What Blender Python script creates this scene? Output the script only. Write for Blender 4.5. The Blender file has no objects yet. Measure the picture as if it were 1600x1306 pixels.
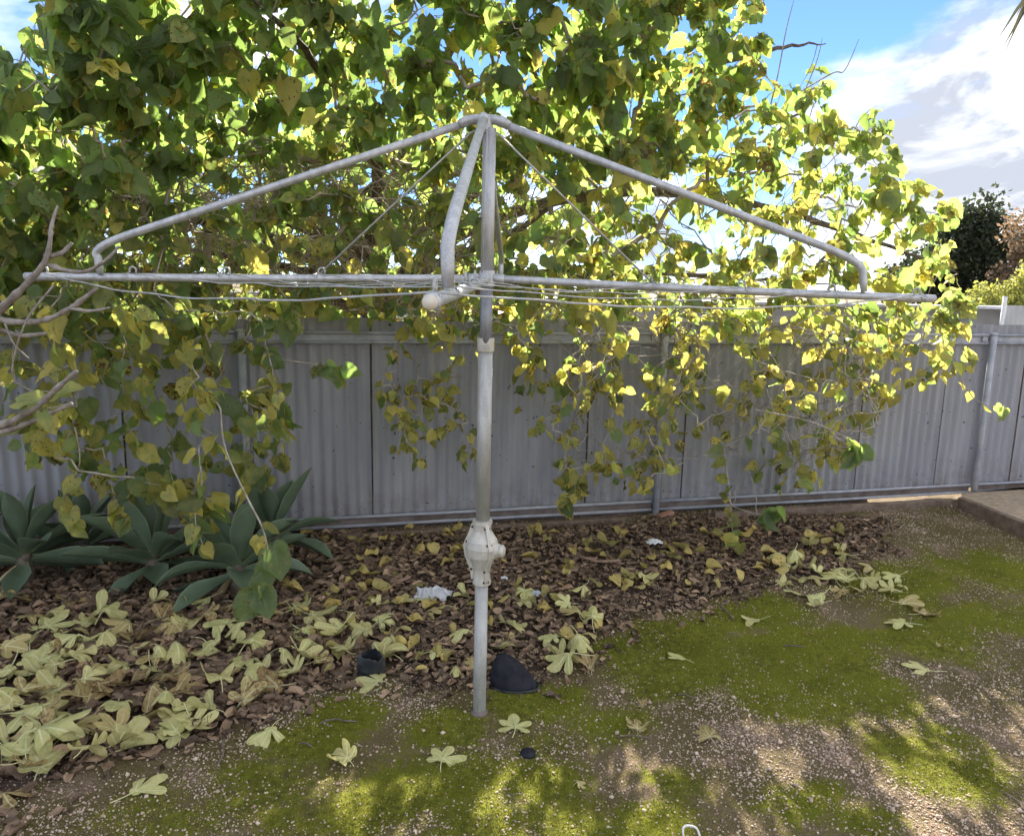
import bpy, math, random
import numpy as np
from mathutils import Vector, Matrix

# ------------------------------------------------------------------ camera, sky, sun, exposure
FOC, PITCH, ROLL, EYE = 1160.0, math.radians(10.0), math.radians(1.1), 1.6
SUN_AZ, SUN_EL = math.radians(7.0), math.radians(27.0)
SC = bpy.context.scene
COL = SC.collection
cF = np.array([0, math.cos(PITCH), -math.sin(PITCH)])
_R0 = np.array([1.0, 0, 0]); _U0 = np.array([0, math.sin(PITCH), math.cos(PITCH)])
cR = _R0 * math.cos(ROLL) + _U0 * math.sin(ROLL)
cU = -_R0 * math.sin(ROLL) + _U0 * math.cos(ROLL)
cC = np.array([0, 0, EYE])
cam_d = bpy.data.cameras.new("camera")
cam = bpy.data.objects.new("camera", cam_d); COL.objects.link(cam)
cam_d.sensor_width = 36.0; cam_d.lens = FOC / 1600 * 36; cam_d.clip_start = 0.05; cam_d.clip_end = 2000
cam.matrix_world = Matrix(((cR[0], cU[0], -cF[0], 0), (cR[1], cU[1], -cF[1], 0), (cR[2], cU[2], -cF[2], EYE), (0, 0, 0, 1)))
SC.camera = cam

W = bpy.data.worlds.new("World"); SC.world = W; W.use_nodes = True
wn, wl = W.node_tree.nodes, W.node_tree.links
wn.clear()
def wnode(t, **kw):
    n = wn.new(t)
    for k, v in kw.items(): setattr(n, k, v)
    return n
out = wnode('ShaderNodeOutputWorld')
sky = wnode('ShaderNodeTexSky', sky_type='NISHITA', sun_disc=False, sun_elevation=SUN_EL, sun_rotation=SUN_AZ, dust_density=0.0, air_density=0.55, ozone_density=5.0)
bg1 = wnode('ShaderNodeBackground'); bg1.inputs[1].default_value = 0.05
bg2 = wnode('ShaderNodeBackground')
tc = wnode('ShaderNodeTexCoord')
mp = wnode('ShaderNodeMapping'); mp.inputs['Location'].default_value = (-0.17, 1.78, 0.1); mp.inputs['Scale'].default_value = (1.0, 1.0, 1.75)
nz = wnode('ShaderNodeTexNoise'); nz.inputs['Scale'].default_value = 2.0; nz.inputs['Detail'].default_value = 7; nz.inputs['Roughness'].default_value = 0.56; nz.inputs['Distortion'].default_value = 0.25
rp = wnode('ShaderNodeValToRGB'); rp.color_ramp.elements[0].position = 0.43; rp.color_ramp.elements[1].position = 0.54
nz2 = wnode('ShaderNodeTexNoise'); nz2.inputs['Scale'].default_value = 4.6; nz2.inputs['Detail'].default_value = 6; nz2.inputs['Roughness'].default_value = .58; nz2.inputs['Distortion'].default_value = .4
rp2 = wnode('ShaderNodeValToRGB'); rp2.color_ramp.elements[0].position = 0.39; rp2.color_ramp.elements[1].position = 0.80
rp2.color_ramp.elements[0].color = (0.16, 0.172, 0.20, 1); rp2.color_ramp.elements[1].color = (1.0, 0.985, 0.96, 1)
mx = wnode('ShaderNodeMixShader')
mp2 = wnode('ShaderNodeMapping'); mp2.inputs['Location'].default_value = (0.3, 0.8, 0.1); mp2.inputs['Scale'].default_value = (1.0, 1.0, 1.9)
wl.new(tc.outputs['Generated'], mp2.inputs[0]); wl.new(tc.outputs['Generated'], mp.inputs[0]); wl.new(mp.outputs[0], nz.inputs[0]); wl.new(mp2.outputs[0], nz2.inputs[0])
wl.new(nz.outputs[0], rp.inputs[0]); wl.new(nz2.outputs[0], rp2.inputs[0])
wl.new(sky.outputs[0], bg1.inputs[0]); wl.new(rp2.outputs[0], bg2.inputs[0]); bg2.inputs[1].default_value = 0.80
wl.new(rp.outputs[0], mx.inputs[0]); wl.new(bg1.outputs[0], mx.inputs[1]); wl.new(bg2.outputs[0], mx.inputs[2])
wl.new(mx.outputs[0], out.inputs[0])

sv = Vector((math.sin(SUN_AZ) * math.cos(SUN_EL), math.cos(SUN_AZ) * math.cos(SUN_EL), math.sin(SUN_EL)))
sl = bpy.data.lights.new("sun", 'SUN'); sl.energy = 3.2; sl.angle = math.radians(0.55); sl.color = (1.0, 0.94, 0.84)
so = bpy.data.objects.new("sun", sl); COL.objects.link(so); so.rotation_euler = sv.to_track_quat('Z', 'Y').to_euler()
SC.view_settings.view_transform = 'Standard'; SC.view_settings.look = 'None'; SC.view_settings.gamma = 1
SC.view_settings.use_curve_mapping = False; SC.view_settings.exposure = 2.45
SC.render.engine = 'CYCLES'
SC.cycles.max_bounces = 5; SC.cycles.diffuse_bounces = 3; SC.cycles.transmission_bounces = 4; SC.cycles.adaptive_threshold = .03; SC.cycles.use_denoising = True
SC.cycles.caustics_reflective = False; SC.cycles.caustics_refractive = False

# ------------------------------------------------------------------ helpers
rng = np.random.default_rng(11); random.seed(5)
def ray(x, y): return cF + cR * (x - 800) / FOC + cU * (653 - y) / FOC
def gnd(x, y, z=0.0):
    d = ray(x, y); return cC + d * ((z - EYE) / d[2])
def at(x, y, Y):
    d = ray(x, y); return cC + d * (Y / d[1])
def proj(P):
    v = np.asarray(P) - cC; w = v @ cF
    return 800 + FOC * (v @ cR) / w, 653 - FOC * (v @ cU) / w, w
def A(*a): return np.array(a, float)
def unit(v): v = np.asarray(v, float); return v / (np.linalg.norm(v) + 1e-12)
def _hash(ix, iy, seed):
    h = (ix * 374761393 + iy * 668265263 + seed * 974711) & 0x7fffffff
    h = ((h ^ (h >> 13)) * 1274126177) & 0x7fffffff
    return ((h ^ (h >> 16)) & 0xffff) / 65535.0
def vnoise(x, y, s, seed=0):
    x = np.asarray(x, float) * s; y = np.asarray(y, float) * s
    ix = np.floor(x).astype(np.int64); iy = np.floor(y).astype(np.int64)
    fx = x - ix; fy = y - iy; fx = fx * fx * (3 - 2 * fx); fy = fy * fy * (3 - 2 * fy)
    return (_hash(ix, iy, seed) * (1 - fx) + _hash(ix + 1, iy, seed) * fx) * (1 - fy) + (_hash(ix, iy + 1, seed) * (1 - fx) + _hash(ix + 1, iy + 1, seed) * fx) * fy
def inpoly(px, py, poly):
    px = np.asarray(px); py = np.asarray(py); r = np.zeros(px.shape, bool); n = len(poly)
    for i in range(n):
        x1, y1 = poly[i]; x2, y2 = poly[(i + 1) % n]
        if y1 == y2: continue
        c = ((y1 > py) != (y2 > py)) & (px < (x2 - x1) * (py - y1) / (y2 - y1) + x1); r ^= c
    return r
def link(o, parent=None):
    COL.objects.link(o)
    if parent is not None: o.parent = parent
    return o
def tag(o, label=None, cat=None, group=None, kind=None):
    if label: o["label"] = label
    if cat: o["category"] = cat
    if group: o["group"] = group
    if kind: o["kind"] = kind
    return o
def empty(name, loc, label, cat, group=None):
    o = bpy.data.objects.new(name, None); o.empty_display_size = 0.1; o.location = Vector(loc); link(o)
    return tag(o, label, cat, group)
def mesh(name, V, Fc, mat, smooth=True, attrs=None):
    me = bpy.data.meshes.new(name)
    if isinstance(Fc, np.ndarray):                      # all triangles: the fast road
        V = np.asarray(V, np.float32); n = len(Fc)
        me.vertices.add(len(V)); me.vertices.foreach_set('co', V.ravel())
        me.loops.add(n * 3); me.loops.foreach_set('vertex_index', Fc.astype(np.int32).ravel())
        me.polygons.add(n); me.polygons.foreach_set('loop_start', np.arange(0, n * 3, 3, dtype=np.int32))
        me.update(calc_edges=True)
    else:
        me.from_pydata([tuple(map(float, v)) for v in V], [], Fc)
    if smooth: me.polygons.foreach_set('use_smooth', np.ones(len(me.polygons), bool))
    for k, (t, arr) in (attrs or {}).items():
        at_ = me.attributes.new(k, t, 'POINT')
        at_.data.foreach_set({'FLOAT_COLOR': 'color', 'FLOAT_VECTOR': 'vector', 'FLOAT': 'value'}[t], np.asarray(arr, np.float32).ravel())
    if isinstance(mat, (list, tuple)):
        for m in mat: me.materials.append(m)
    else: me.materials.append(mat)
    me.update(); return me
def obj(name, V, Fc, mat, parent=None, smooth=True, attrs=None, rel=True):
    V = np.asarray(V, float)
    if parent is not None and rel:
        p = parent; off = np.zeros(3)
        while p is not None: off += np.array(p.location); p = p.parent
        V = V - off
    o = bpy.data.objects.new(name, mesh(name, V, Fc, mat, smooth, attrs)); return link(o, parent)
class MB:
    def __init__(s): s.V = []; s.F = []
    def add(s, V, Fc):
        b = len(s.V); s.V += [tuple(v) for v in np.asarray(V, float)]; s.F += [tuple(i + b for i in f) for f in Fc]; return s
    def box(s, c, size, ax=None):
        c = A(*c); h = A(*size) / 2; M = np.eye(3) if ax is None else np.array(ax)
        P = [c + M[0] * (i * h[0]) + M[1] * (j * h[1]) + M[2] * (k * h[2]) for i in (-1, 1) for j in (-1, 1) for k in (-1, 1)]
        return s.add(P, [(0, 1, 3, 2), (4, 6, 7, 5), (0, 4, 5, 1), (2, 3, 7, 6), (0, 2, 6, 4), (1, 5, 7, 3)])
    def tube(s, pts, rad, n=10, cap=True):
        pts = [A(*p) for p in pts]; m = len(pts); rad = [rad] * m if np.isscalar(rad) else rad
        V = []; Fc = []; ref = None
        for i in range(m):
            t = unit(pts[min(i + 1, m - 1)] - pts[max(i - 1, 0)])
            if ref is None: ref = unit(np.cross(t, A(0, 0, 1) if abs(t[2]) < .9 else A(1, 0, 0)))
            ref = unit(ref - t * (ref @ t)); b = np.cross(t, ref)
            for k in range(n):
                a = 2 * math.pi * k / n; V.append(pts[i] + (ref * math.cos(a) + b * math.sin(a)) * rad[i])
        for i in range(m - 1):
            for k in range(n):
                k2 = (k + 1) % n; Fc.append((i * n + k, i * n + k2, (i + 1) * n + k2, (i + 1) * n + k))
        if cap:
            Fc.append(tuple(range(n - 1, -1, -1))); Fc.append(tuple((m - 1) * n + k for k in range(n)))
        return s.add(V, Fc)
    def lathe(s, c, prof, n=32, ax=(0, 0, 1)):
        c = A(*c); d = unit(ax); u = unit(np.cross(d, A(0, 1, 0) if abs(d[1]) < .9 else A(1, 0, 0))); w = np.cross(d, u); m = len(prof)
        V = [c + d * h + (u * math.cos(2 * math.pi * k / n) + w * math.sin(2 * math.pi * k / n)) * r for h, r in prof for k in range(n)]
        Fc = [(i * n + k, i * n + (k + 1) % n, (i + 1) * n + (k + 1) % n, (i + 1) * n + k) for i in range(m - 1) for k in range(n)]
        return s.add(V, Fc + [tuple(range(n - 1, -1, -1)), tuple((m - 1) * n + k for k in range(n))])
    def build(s, name, mat, parent=None, smooth=True):
        return obj(name, s.V, s.F, mat, parent, smooth)
def autosmooth(o, ang=40):
    me = o.data
    me.polygons.foreach_set('use_smooth', np.ones(len(me.polygons), bool))
    me.set_sharp_from_angle(angle=math.radians(ang)); return o
def bez(p0, p1, p2, n):
    t = np.linspace(0, 1, n)[:, None]; return (1 - t) ** 2 * A(*p0) + 2 * t * (1 - t) * A(*p1) + t * t * A(*p2)
def smoothpath(P, n):
    P = np.array(P, float); m = len(P)
    ts = np.linspace(0, m - 1, n); o = []
    for t in ts:
        i = min(int(t), m - 2); f = t - i
        p0 = P[max(i - 1, 0)]; p1 = P[i]; p2 = P[i + 1]; p3 = P[min(i + 2, m - 1)]
        o.append(0.5 * (2 * p1 + (p2 - p0) * f + (2 * p0 - 5 * p1 + 4 * p2 - p3) * f * f + (3 * p1 - p0 - 3 * p2 + p3) * f ** 3))
    return np.array(o)

# ------------------------------------------------------------------ materials
class NT:
    def __init__(s, name):
        s.m = bpy.data.materials.new(name); s.m.use_nodes = True; s.n = s.m.node_tree.nodes; s.l = s.m.node_tree.links
        s.b = s.n['Principled BSDF']; s.o = s.n['Material Output']
    def new(s, t, **kw):
        x = s.n.new(t)
        for k, v in kw.items(): setattr(x, k, v)
        return x
    def put(s, sock, v):
        if isinstance(v, bpy.types.NodeSocket): s.l.new(v, sock)
        elif isinstance(v, (tuple, list)) and len(v) == 3 and sock.type == 'RGBA': sock.default_value = (*v, 1)
        else: sock.default_value = v
    def math(s, op, a, b=0.0, c=None):
        x = s.new('ShaderNodeMath', operation=op); s.put(x.inputs[0], a); s.put(x.inputs[1], b)
        if c is not None: s.put(x.inputs[2], c)
        return x.outputs[0]
    def noise(s, scale, detail=4, rough=.5, vec=None, dist=0.0):
        x = s.new('ShaderNodeTexNoise'); x.inputs['Scale'].default_value = scale; x.inputs['Detail'].default_value = detail
        x.inputs['Roughness'].default_value = rough; x.inputs['Distortion'].default_value = dist
        if vec is not None: s.l.new(vec, x.inputs['Vector'])
        return x.outputs[0]
    def ramp(s, f, lo, hi):
        x = s.new('ShaderNodeMapRange', interpolation_type='SMOOTHSTEP'); s.put(x.inputs[0], f); x.inputs[1].default_value = lo; x.inputs[2].default_value = hi
        return x.outputs[0]
    def mix(s, f, a, b, mode='MIX'):
        x = s.new('ShaderNodeMix', data_type='RGBA', blend_type=mode); s.put(x.inputs[0], f); s.put(x.inputs[6], a); s.put(x.inputs[7], b); return x.outputs[2]
    def attr(s, name): return s.new('ShaderNodeAttribute', attribute_name=name)
    def coords(s, scale=(1, 1, 1), kind='Object'):
        t = s.new('ShaderNodeTexCoord'); m = s.new('ShaderNodeMapping'); m.inputs['Scale'].default_value = scale
        s.l.new(t.outputs[kind], m.inputs[0]); return m.outputs[0]
    def sep(s, v):
        x = s.new('ShaderNodeSeparateXYZ'); s.l.new(v, x.inputs[0]); return x.outputs
    def bump(s, h, strength=.3, dist=.01):
        x = s.new('ShaderNodeBump'); x.inputs['Strength'].default_value = strength; x.inputs['Distance'].default_value = dist; s.l.new(h, x.inputs['Height'])
        s.l.new(x.outputs[0], s.b.inputs['Normal']); return x.outputs[0]
    def base(s, col, rough=.6, metal=0.0, spec=None):
        s.put(s.b.inputs['Base Color'], col); s.put(s.b.inputs['Roughness'], rough); s.put(s.b.inputs['Metallic'], metal)
        if spec is not None: s.b.inputs['Specular IOR Level'].default_value = spec
        return s
def geo_pos(t): return t.new('ShaderNodeNewGeometry').outputs['Position']

def mat_simple(name, c1, c2, scale=8, rough=.7, metal=0.0, bump=.2, bd=.003, spec=.4):
    t = NT(name); v = t.coords(); n = t.noise(scale, 6, .6, v)
    t.base(t.mix(t.ramp(n, .3, .7), c1, c2), rough, metal, spec)
    if bump: t.bump(t.noise(scale * 6, 5, .6, v), bump, bd)
    return t.m

def mat_leaf(name, green, yellow, gtr, ytr, brown, trans=.5, rough=.42, bumpy=.35, veincol=.12):
    t = NT(name); c = t.attr('tint'); uv = t.sep(t.attr('leafuv').outputs['Vector'])
    s = t.new('ShaderNodeSeparateColor'); t.l.new(c.outputs['Color'], s.inputs[0])
    au = t.math('ABSOLUTE', uv[0])
    lat = t.math('SINE', t.math('MULTIPLY', t.math('SUBTRACT', uv[1], t.math('MULTIPLY', au, .33)), 44.0))
    lat = t.ramp(lat, .80, 1.0)
    mid = t.ramp(au, .07, .02)
    vein = t.math('MAXIMUM', t.math('MULTIPLY', lat, .7), mid)
    pos = geo_pos(t)
    n1 = t.noise(26, 1, .6, pos)
    y = t.math('ADD', s.outputs[0], t.math('MULTIPLY', t.math('SUBTRACT', n1, .5), .75))
    y = t.math('SUBTRACT', y, t.math('MULTIPLY', vein, .16))
    y = t.ramp(y, 0.05, .95)
    col = t.mix(y, green, yellow); tr = t.mix(y, gtr, ytr)
    spots = t.ramp(t.math('ADD', t.noise(60, 1, .6, pos), t.math('MULTIPLY', s.outputs[2], .35)), .72, .80)
    edge = t.math('MULTIPLY', t.ramp(au, .75, 1.0), s.outputs[2]); spots = t.math('MAXIMUM', spots, edge)
    col = t.mix(spots, col, brown); tr = t.mix(spots, tr, tuple(2 * k for k in brown))
    k = t.math('ADD', .62, t.math('MULTIPLY', s.outputs[1], .76))
    kk = t.new('ShaderNodeCombineColor')
    for i in range(3): t.l.new(k, kk.inputs[i])
    col = t.mix(1.0, col, kk.outputs[0], 'MULTIPLY'); tr = t.mix(1.0, tr, kk.outputs[0], 'MULTIPLY')
    col = t.mix(t.math('MULTIPLY', vein, veincol), col, (.6, .62, .3))
    t.base(col, rough, 0, .35)
    nrm = t.bump(t.math('SUBTRACT', 1.0, vein), bumpy, .004)
    tb = t.new('ShaderNodeBsdfTranslucent'); t.l.new(tr, tb.inputs[0]); t.l.new(nrm, tb.inputs[1])
    ms = t.new('ShaderNodeMixShader'); ms.inputs[0].default_value = trans
    t.l.new(t.b.outputs[0], ms.inputs[1]); t.l.new(tb.outputs[0], ms.inputs[2]); t.l.new(ms.outputs[0], t.o.inputs[0])
    return t.m

M = {}
M['mulberry'] = mat_leaf('mulberry_leaf', (.15, .205, .10), (.52, .45, .14), (.33, .49, .11), (.82, .71, .14), (.16, .09, .03), trans=.58, veincol=.22)
M['mulfallen'] = mat_leaf('fallen_mulberry_leaf', (.27, .25, .09), (.56, .43, .14), (.3, .33, .08), (.6, .45, .1), (.22, .13, .06), trans=.2)
M['litter'] = mat_leaf('brown_litter', (.215, .148, .10), (.44, .30, .19), (.09, .05, .035), (.17, .09, .05), (.085, .056, .04), trans=.08, rough=.75, bumpy=.5, veincol=.0)
def mat_fig():
    t = NT('fig_leaf'); c = t.attr('tint'); uv = t.sep(t.attr('leafuv').outputs['Vector'])
    s = t.new('ShaderNodeSeparateColor'); t.l.new(c.outputs['Color'], s.inputs[0])
    vein = t.ramp(uv[0], .035, .008)
    side = t.ramp(t.math('SINE', t.math('MULTIPLY', t.math('SUBTRACT', uv[1], t.math('MULTIPLY', uv[0], .8)), 40.0)), .86, 1.0)
    vv = t.math('MAXIMUM', vein, t.math('MULTIPLY', side, .35))
    pos = t.coords()
    n = t.noise(3.5, 4, .6, pos); col = t.mix(t.ramp(n, .3, .7), (.44, .44, .16), (.60, .55, .25))
    col = t.mix(s.outputs[0], col, (.42, .29, .12))
    br = t.ramp(t.math('ADD', t.noise(7, 4, .65, pos), t.math('MULTIPLY', s.outputs[2], .45)), .78, .95)
    col = t.mix(br, col, (.20, .115, .05))
    col = t.mix(t.math('MULTIPLY', vv, .55), col, (.78, .76, .46))
    k = t.math('ADD', .7, t.math('MULTIPLY', s.outputs[1], .6)); kk = t.new('ShaderNodeCombineColor')
    for i in range(3): t.l.new(k, kk.inputs[i])
    col = t.mix(1.0, col, kk.outputs[0], 'MULTIPLY')
    t.base(col, .7, 0, .3); nrm = t.bump(vv, .5, .004)
    tb = t.new('ShaderNodeBsdfTranslucent'); t.l.new(col, tb.inputs[0]); ms = t.new('ShaderNodeMixShader'); ms.inputs[0].default_value = .15
    t.l.new(t.b.outputs[0], ms.inputs[1]); t.l.new(tb.outputs[0], ms.inputs[2]); t.l.new(ms.outputs[0], t.o.inputs[0])
    return t.m
M['fig'] = mat_fig()
def mat_agave():
    t = NT('agave_leaf'); v = t.coords(); uv = t.sep(t.attr('leafuv').outputs['Vector']); tn = t.new('ShaderNodeSeparateColor'); t.l.new(t.attr('tint').outputs['Color'], tn.inputs[0])
    n = t.noise(7, 4, .5, v)
    col = t.mix(n, (.085, .13, .078), (.155, .205, .13))
    au = t.math('ABSOLUTE', uv[0]); col = t.mix(t.math('MULTIPLY', t.ramp(au, .86, 1.0), .45), col, (.30, .36, .22))
    col = t.mix(t.math('MULTIPLY', t.ramp(uv[1], .25, .0), .5), col, (.30, .36, .20))
    col = t.mix(t.ramp(t.noise(40, 3, .6, v), .66, .74), col, (.22, .24, .16))
    col = t.mix(tn.outputs[2], col, (.45, .36, .18))
    t.base(col, .5, 0, .45); t.bump(t.noise(30, 4, .6, v), .12, .004); return t.m
M['agave'] = mat_agave()
def mat_bark(name, c1, c2, sc=30):
    t = NT(name); v = t.coords(); n = t.noise(sc, 6, .65, v); t.base(t.mix(t.ramp(n, .3, .7), c1, c2), .85, 0, .25)
    t.bump(t.noise(sc * 2.5, 6, .7, v), .6, .006); return t.m
M['bark'] = mat_bark('mulberry_bark', (.075, .062, .052), (.20, .17, .14))
M['twig'] = mat_bark('twig_bark', (.26, .215, .175), (.50, .44, .37), 12)
M['figbark'] = mat_bark('fig_bark', (.19, .155, .13), (.42, .37, .33), 22)
def mat_galv(name, c1, c2, rough, metal, streak=True):
    t = NT(name); v = t.coords((1, 1, .25)); w = t.coords()
    n = t.noise(38, 5, .6, v); n2 = t.noise(220, 2, .5, w)
    col = t.mix(t.ramp(n, .3, .7), c1, c2); col = t.mix(t.math('MULTIPLY', t.ramp(n2, .45, .6), .25), col, tuple(min(1, k * 1.25) for k in c2))
    rust = t.ramp(t.noise(14, 6, .7, w), .66, .78); col = t.mix(t.math('MULTIPLY', rust, .45), col, (.20, .13, .09))
    t.base(col, t.math('ADD', rough, t.math('MULTIPLY', n, .2)), metal, .5); t.bump(t.noise(90, 5, .6, w), .12, .002); return t.m
M['galv'] = mat_galv('galvanised_tube', (.40, .405, .42), (.60, .60, .615), .38, .45)
M['galv_dark'] = mat_galv('inner_post_steel', (.18, .185, .20), (.33, .335, .35), .42, .5)
M['galv_post'] = mat_galv('weathered_post', (.36, .355, .33), (.52, .51, .48), .42, .4)
M['cast'] = mat_galv('cast_alloy', (.52, .49, .43), (.66, .62, .55), .45, .35)
M['capend'] = mat_simple('end_plug', (.70, .62, .50), (.80, .74, .64), 60, .6)
M['wire'] = mat_simple('line_wire', (.36, .36, .36), (.55, .55, .54), 30, .5, .2)
M['rust'] = mat_simple('rusty_rod', (.09, .045, .03), (.16, .08, .05), 60, .8)
M['bolt'] = mat_simple('dark_bolt', (.05, .045, .04), (.10, .09, .08), 60, .6, .5)
def mat_fence():
    t = NT('fence_paint'); v = t.coords((1, 1, .12)); w = t.coords(); p = geo_pos(t)
    n = t.noise(9, 5, .6, v); col = t.mix(t.ramp(n, .3, .7), (.285, .282, .305), (.37, .363, .38))
    st = t.ramp(t.noise(26, 5, .7, v), .58, .75); col = t.mix(t.math('MULTIPLY', st, .55), col, (.18, .165, .16))
    z = t.sep(p)[2]; low = t.math('MULTIPLY', t.ramp(z, .40, .10), t.ramp(t.noise(7, 5, .7, p), .35, .7))
    col = t.mix(t.math('MULTIPLY', low, .6), col, (.20, .165, .14))
    patch = t.ramp(t.noise(1.6, 5, .65, p), .60, .74); col = t.mix(t.math('MULTIPLY', patch, .5), col, (.24, .205, .195))
    sp = t.ramp(t.noise(24, 2, .5, p), .71, .74); col = t.mix(sp, col, (.07, .06, .06))
    t.base(col, .55, 0, .4); t.bump(t.noise(50, 4, .6, w), .08, .003); return t.m
M['fence'] = mat_fence()
M['rail'] = mat_simple('rail_paint', (.33, .34, .38), (.48, .48, .51), 12, .5)
M['rail_dirty'] = mat_simple('rail_web_dirt', (.12, .085, .065), (.22, .18, .16), 9, .85)
M['timber'] = mat_bark('timber_edging', (.15, .105, .075), (.27, .20, .15), 14)
def mat_ground():
    t = NT('yard_ground'); p = geo_pos(t); ms = t.attr('moss').outputs['Fac']; lt = t.attr('litter').outputs['Fac']
    n = t.noise(18, 5, .65, p); f = t.noise(130, 3, .6, p); big = t.noise(2.2, 3, .6, p)
    soil = t.mix(t.ramp(n, .3, .7), (.17, .115, .075), (.34, .245, .165)); soil = t.mix(t.ramp(f, .52, .68), soil, (.58, .45, .33))
    soil = t.mix(t.math('MULTIPLY', t.ramp(t.noise(3.5, 5, .7, p), .34, .52), .85), soil, (.15, .125, .04))
    soil = t.mix(t.math('MULTIPLY', t.ramp(big, .4, .65), .35), soil, (.40, .28, .21))
    mo = t.mix(t.ramp(t.noise(30, 4, .7, p), .3, .7), (.11, .115, .02), (.30, .305, .04)); mo = t.mix(t.ramp(big, .35, .65), mo, (.21, .225, .025))
    mf = t.math('ADD', ms, t.math('MULTIPLY', t.math('SUBTRACT', t.noise(22, 5, .75, p), .5), 1.0))
    col = t.mix(t.ramp(mf, .32, .66), soil, mo)
    lf = t.math('ADD', lt, t.math('MULTIPLY', t.math('SUBTRACT', n, .5), .6))
    dark = t.mix(t.ramp(f, .35, .7), (.075, .050, .038), (.16, .11, .082)); col = t.mix(t.ramp(lf, .4, .7), col, dark)
    t.base(col, .95, 0, .15)
    t.bump(t.math('ADD', t.noise(60, 4, .75, p), f), .9, .02); return t.m
M['ground'] = mat_ground()
def mat_grit():
    t = NT('grit'); s = t.new('ShaderNodeSeparateColor'); t.l.new(t.attr('tint').outputs['Color'], s.inputs[0])
    col = t.mix(s.outputs[0], (.34, .24, .17), (.80, .66, .50)); col = t.mix(t.math('MULTIPLY', s.outputs[1], .4), col, (.55, .36, .30)); t.base(col, .8, 0, .3); return t.m
M['grit'] = mat_grit()
def mat_moss():
    t = NT('moss'); s = t.new('ShaderNodeSeparateColor'); t.l.new(t.attr('tint').outputs['Color'], s.inputs[0])
    col = t.mix(s.outputs[0], (.13, .135, .02), (.42, .41, .055)); t.base(col, .8, 0, .2)
    tb = t.new('ShaderNodeBsdfTranslucent'); t.l.new(col, tb.inputs[0]); ms = t.new('ShaderNodeMixShader'); ms.inputs[0].default_value = .3
    t.l.new(t.b.outputs[0], ms.inputs[1]); t.l.new(tb.outputs[0], ms.inputs[2]); t.l.new(ms.outputs[0], t.o.inputs[0]); return t.m
M['moss'] = mat_moss()
M['sand'] = mat_simple('sandy_soil', (.36, .27, .18), (.55, .44, .31), 30, .95, 0, .6, .01)
M['black'] = mat_simple('black_rubber', (.014, .015, .022), (.035, .035, .042), 20, .75, 0, .2, .003, .2)
M['blackpot'] = mat_simple('dark_plastic', (.012, .016, .022), (.06, .065, .06), 14, .6)
M['stone'] = mat_simple('brown_stick', (.11, .08, .06), (.24, .19, .15), 30, .85)
M['bark_chip'] = mat_simple('bark_chip', (.20, .12, .08), (.36, .24, .17), 20, .85)
M['white'] = mat_simple('white_plastic', (.70, .70, .70), (.82, .82, .80), 10, .5)
M['bluescrap'] = mat_simple('pale_blue_plastic', (.35, .42, .50), (.55, .60, .66), 10, .4)
M['clay'] = mat_simple('clay_tile', (.34, .17, .11), (.45, .25, .17), 12, .85)
def mat_clear():
    t = NT('clear_plastic'); t.base((.78, .78, .80), .18, 0, .8); tr = t.new('ShaderNodeBsdfTransparent'); ms = t.new('ShaderNodeMixShader'); ms.inputs[0].default_value = .62
    t.l.new(tr.outputs[0], ms.inputs[1]); t.l.new(t.b.outputs[0], ms.inputs[2]); t.l.new(ms.outputs[0], t.o.inputs[0]); return t.m
M['clear'] = mat_clear()
def mat_far(name, g1, g2, tr):
    t = NT(name); s = t.new('ShaderNodeSeparateColor'); t.l.new(t.attr('tint').outputs['Color'], s.inputs[0]); col = t.mix(s.outputs[0], g1, g2); t.base(col, .6, 0, .3)
    tb = t.new('ShaderNodeBsdfTranslucent'); t.put(tb.inputs[0], tr); ms = t.new('ShaderNodeMixShader'); ms.inputs[0].default_value = .35
    t.l.new(t.b.outputs[0], ms.inputs[1]); t.l.new(tb.outputs[0], ms.inputs[2]); t.l.new(ms.outputs[0], t.o.inputs[0]); return t.m
M['far_dark'] = mat_far('dark_tree_leaf', (.03, .045, .03), (.085, .10, .06), (.06, .08, .03))
M['far_rust'] = mat_far('russet_tree_leaf', (.20, .13, .095), (.28, .24, .15), (.32, .21, .12))
M['far_lime'] = mat_far('lime_tree_leaf', (.20, .23, .06), (.42, .42, .14), (.55, .55, .12))
M['far_grey'] = mat_far('grey_tree_leaf', (.17, .15, .15), (.34, .31, .31), (.30, .27, .25))
M['palm'] = mat_far('palm_leaf', (.06, .065, .05), (.13, .125, .10), (.08, .08, .04))
M['neigh'] = mat_simple('neighbour_panel', (.40, .42, .45), (.52, .53, .56), 3, .6)
M['neighw'] = mat_simple('white_panel', (.50, .51, .52), (.60, .60, .60), 3, .6)

# ------------------------------------------------------------------ fence line and ground zones
fA = gnd(490, 833); fB = gnd(1513, 775)
fT = unit(fB - fA); fN = A(fT[1], -fT[0], 0)            # fN points to the yard (towards the camera)
def fp(s, d=0.0, z=0.0): return fA + fT * s + fN * d + A(0, 0, z)
def fence_depth(x): return fA[1] + (x - fA[0]) * fT[1] / fT[0]

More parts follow.
